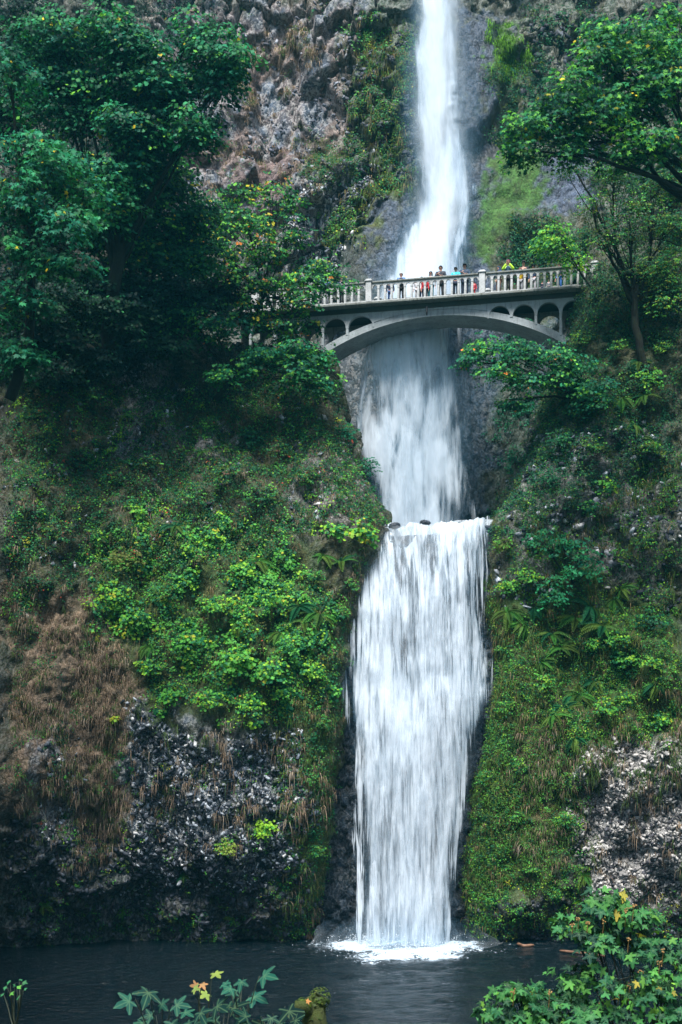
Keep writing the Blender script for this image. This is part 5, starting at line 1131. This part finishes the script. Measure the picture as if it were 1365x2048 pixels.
def stump():
    b = P(625, 2120, 9.6); b[2] = bank_z(9.6) - .1; mb = MB(); top = P(628, 2012, 9.6)
    mb.tube(curve(b, top, lift=0, n=7, wob=.05), np.linspace(.14, .10, 7), 12, .2); mb.tube(curve(top - np.array([.0, 0, .05]), P(596, 2012, 9.4), lift=0, n=5), [.07, .06, .055, .05, .04], 9, .2); mb.tube(curve(top, P(640, 1990, 9.6), lift=0, n=4), [.09, .08, .07, .045], 9, .2)
    root = empty('mossy_stump', b, "mossy branch stub with a fallen orange leaf, bottom centre", 'stump'); mb.build('stump_wood', simple_material("mossy_wood", (.05, .06, .015), .95, .4, 12, .03, (.05, .07, .012)), root, True, b)
    C, k = [], 700
    t = rng.random(k)[:, None]; A = b * (1 - t) + top * t; n_ = rnd_unit(k); n_[:, 1] = -np.abs(n_[:, 1]); C = A + n_ * .12; C[::3] = P(640, 1995, 9.6) + n_[::3] * .09; C[1::4] = P(606, 2012, 9.5) + n_[1::4] * .07
    V, f, c = leaves(TRI, C, n_ + [0, 0, .5], rnd_unit(k), .010 + .014 * rng.random(k), pick([((.06, .10, .012), 2), ((.035, .06, .012), 2), ((.10, .12, .02), .6)], k)); tag(np_mesh('moss', V - b, f, M_fern, c, root), kind='stuff')
    o_ = leaves(MAPLE, np.array([P(612, 2003, 9.35)]), np.array([[0, -.8, .6]]), np.array([[1., 0, .2]]), np.array([.035]), np.array([[.6, .25, .08]])); o = np_mesh('fallen_leaf', o_[0], o_[1], M_leaf_near, o_[2]); tag(o, "single orange fallen leaf lying on the mossy stump", 'leaf')
stump()
THB = [((.018, .11, .045), 4), ((.04, .18, .05), 3), ((.08, .24, .04), 1.2), ((.008, .045, .028), 3), ((.30, .28, .05), .1)]
def near_bush(label, foot, clumps, size=.064, Y=12., dens=2.3):
    b = P(foot, 2200, Y); b[2] = bank_z(Y) - .1
    return tree('thimbleberry_bush', label, 'bush', b, clumps, size, THB, MAPLE_HI, .025, dens=dens, m=5, tiers=16, fork=.5, rt0=.07, lr=.007, L=1.6, tipdown=.6, mat=M_leaf_near)
near_bush("large bright leaved bush filling the lower right corner", 1300, [(1200, 1800, 42, 16, 12), (1270, 1822, 55, 20, 12), (1150, 1850, 30, 16, 12), (1190, 1880, 45, 24, 12), (1250, 1880, 55, 32, 12), (1320, 1890, 35, 40, 12), (1165, 1940, 40, 26, 12), (1240, 1960, 70, 36, 11.7), (1320, 1980, 45, 46, 11.7), (1200, 2020, 60, 34, 11.5), (1290, 2030, 60, 30, 11.5), (1130, 2000, 34, 22, 12), (1360, 2030, 30, 40, 11.6), (1360, 1920, 30, 40, 12)])
near_bush("smaller leafy bush at the bottom, left of the corner bush", 1050, [(1040, 1975, 22, 14, 12), (1068, 1996, 30, 14, 12), (1000, 2020, 26, 12, 12), (1060, 2030, 45, 16, 12), (1110, 2036, 36, 14, 12)])
def seed_heads():
    b = P(1230, 2200, 12.); b[2] = bank_z(12.); mb = None
    for i, (x, y) in enumerate([(1268, 1812), (1253, 1822), (1158, 1838), (1176, 1846), (1208, 1841), (1146, 1850), (1258, 1878), (1327, 1902), (1100, 1985), (1283, 1944), (1260, 1972), (1238, 1990), (1028, 1982), (1320, 1925), (1200, 2010)]):
        c = P(x, y, 11.75); mb = MB()
        for k in range(9): mb.ball(rng.normal(size=3) * .012, .008, 6, 4, .3)
        mb.tube([(0, 0, 0), (0, .06, -.16)], [.004, .004], 5)
        o = mb.build('seed_head', M_seed); o.location = c; o.parent = BUSH; o.location = c - np.array(BUSH.location)
M_seed = simple_material("orange_seed_head", (.26, .15, .05), .7, .4, 20)
BUSH = [o for o in scene.objects if o.name == 'thimbleberry_bush'][0]
seed_heads()

# ---------------------------------------------------------------- more shrubs, placed by patch
def shrub_patch(S, pts, where, group, r, size, palette, n, T=MAPLE_LO, kind='shrub', adj='leafy'):
    for i, (x, y) in enumerate(sorted(pts)):
        shrub(S, x, y, r * rng.uniform(.75, 1.25), f"{adj} shrub, {ORD[i]} from the left {where}", kind, size * rng.uniform(.85, 1.15), palette, T, n, group=group)
shrub_patch(left, [(80, 830), (190, 800), (330, 840), (420, 850), (560, 900), (610, 960), (60, 960), (230, 960), (390, 1000), (540, 1000)], "on the dim upper part of the left cliff", 'shrubs on the upper left cliff', .75, .06, PAL_IVY + [(BRIGHT, 1)], 60, TRI)
shrub_patch(left, [(230, 1190), (420, 1080), (480, 1150), (430, 1220), (530, 1200), (560, 1390), (620, 1340), (300, 1330), (420, 1400), (500, 1420)], "in the bright green belt of the left cliff", 'shrubs in the bright belt', .75, .075, PAL_BRIGHT + [(LIME, 1)], 44, MAPLE_LO, adj='bright leafy')
shrub_patch(left, [(640, 1150), (700, 1170), (690, 1230), (650, 1450), (620, 1560), (640, 1700)], "down the lower fall's left bank", 'shrubs down the left bank of the fall', .55, .05, [(MID, 3), (BRIGHT, 2), (OLIVE, 2)], 50, TRI, adj='mossy')
shrub_patch(right, [(1010, 1180), (1060, 1160), (1180, 1290), (1230, 1280), (1300, 1330), (1200, 1420), (1260, 1400), (1320, 1440), (1090, 1370)], "across the middle of the right cliff", 'shrubs in the middle of the right cliff', .65, .065, PAL_BRIGHT + [(LIME, 1), (OLIVE, 1)], 44, MAPLE_LO, adj='yellow green')
shrub_patch(right, [(1000, 1300), (1010, 1420), (1040, 1530), (1030, 1640), (1060, 1740), (980, 1800), (1110, 1790), (1130, 1640), (970, 1560)], "on the mossy lower right cliff beside the fall", 'shrubs on the lower right cliff', .5, .05, [(MID, 3), (BRIGHT, 3), (LIME, .7), (OLIVE, 2)], 46, TRI, adj='small mossy')
shrub_patch(right, [(1160, 680), (1240, 700), (1330, 700), (1300, 900), (1330, 1000), (1290, 1090), (1240, 1120), (1190, 900)], "high on the dark right cliff", 'shrubs high on the right cliff', .7, .06, [(OLIVE, 3), (MID, 3), (LIME, 1), (BRIGHT, 1.5)], 50, TRI, adj='moss hung')

# ---------------------------------------------------------------- tall conifers added just outside the frame to shade its edges
def shade_conifer(x, y, h, label):
    root = empty('shade_conifer', (x, y, 0), label, 'tree', 'shade trees added beside the pool'); zb = 0 if abs(x) > 1 else 0
    mb = MB(); mb.tube([(x, y, -2), (x, y, h * .5), (x, y, h)], [.45, .3, .04], 9, .1); mb.build('trunk', M_bark, root, True, (x, y, 0))
    n = 1500; t = rng.random(n) ** .8; z = h * (.12 + .88 * t); R_ = (1 - t) * 4.6 * (.5 + .5 * rng.random(n)) + .3; a = rng.random(n) * 2 * np.pi
    od = np.stack([np.cos(a), np.sin(a), -.25 + 0 * a], 1); C = np.stack([x + 0 * a, y + 0 * a, z], 1) + od * R_[:, None] * .55
    V, f, c = sprays(C, norm(od), 1.5, 9, .24, [((.006, .035, .02), 2), ((.01, .055, .028), 2)], OVAL, .5); np_mesh('crown', V - np.array([x, y, 0]), f, M_leaf, c, root)
for i, (x, y, h) in enumerate([(-17.5, 40, 34), (-19.5, 46, 40), (-15, 31, 27), (-22, 34, 38), (17.5, 40, 33), (19.5, 46, 40), (15.5, 32, 26), (22.5, 36, 38)]):
    shade_conifer(x, y, h, f"tall dark shade tree, {ORD[i % 4]} of the four added {'left' if x < 0 else 'right'} of the pool outside the view")
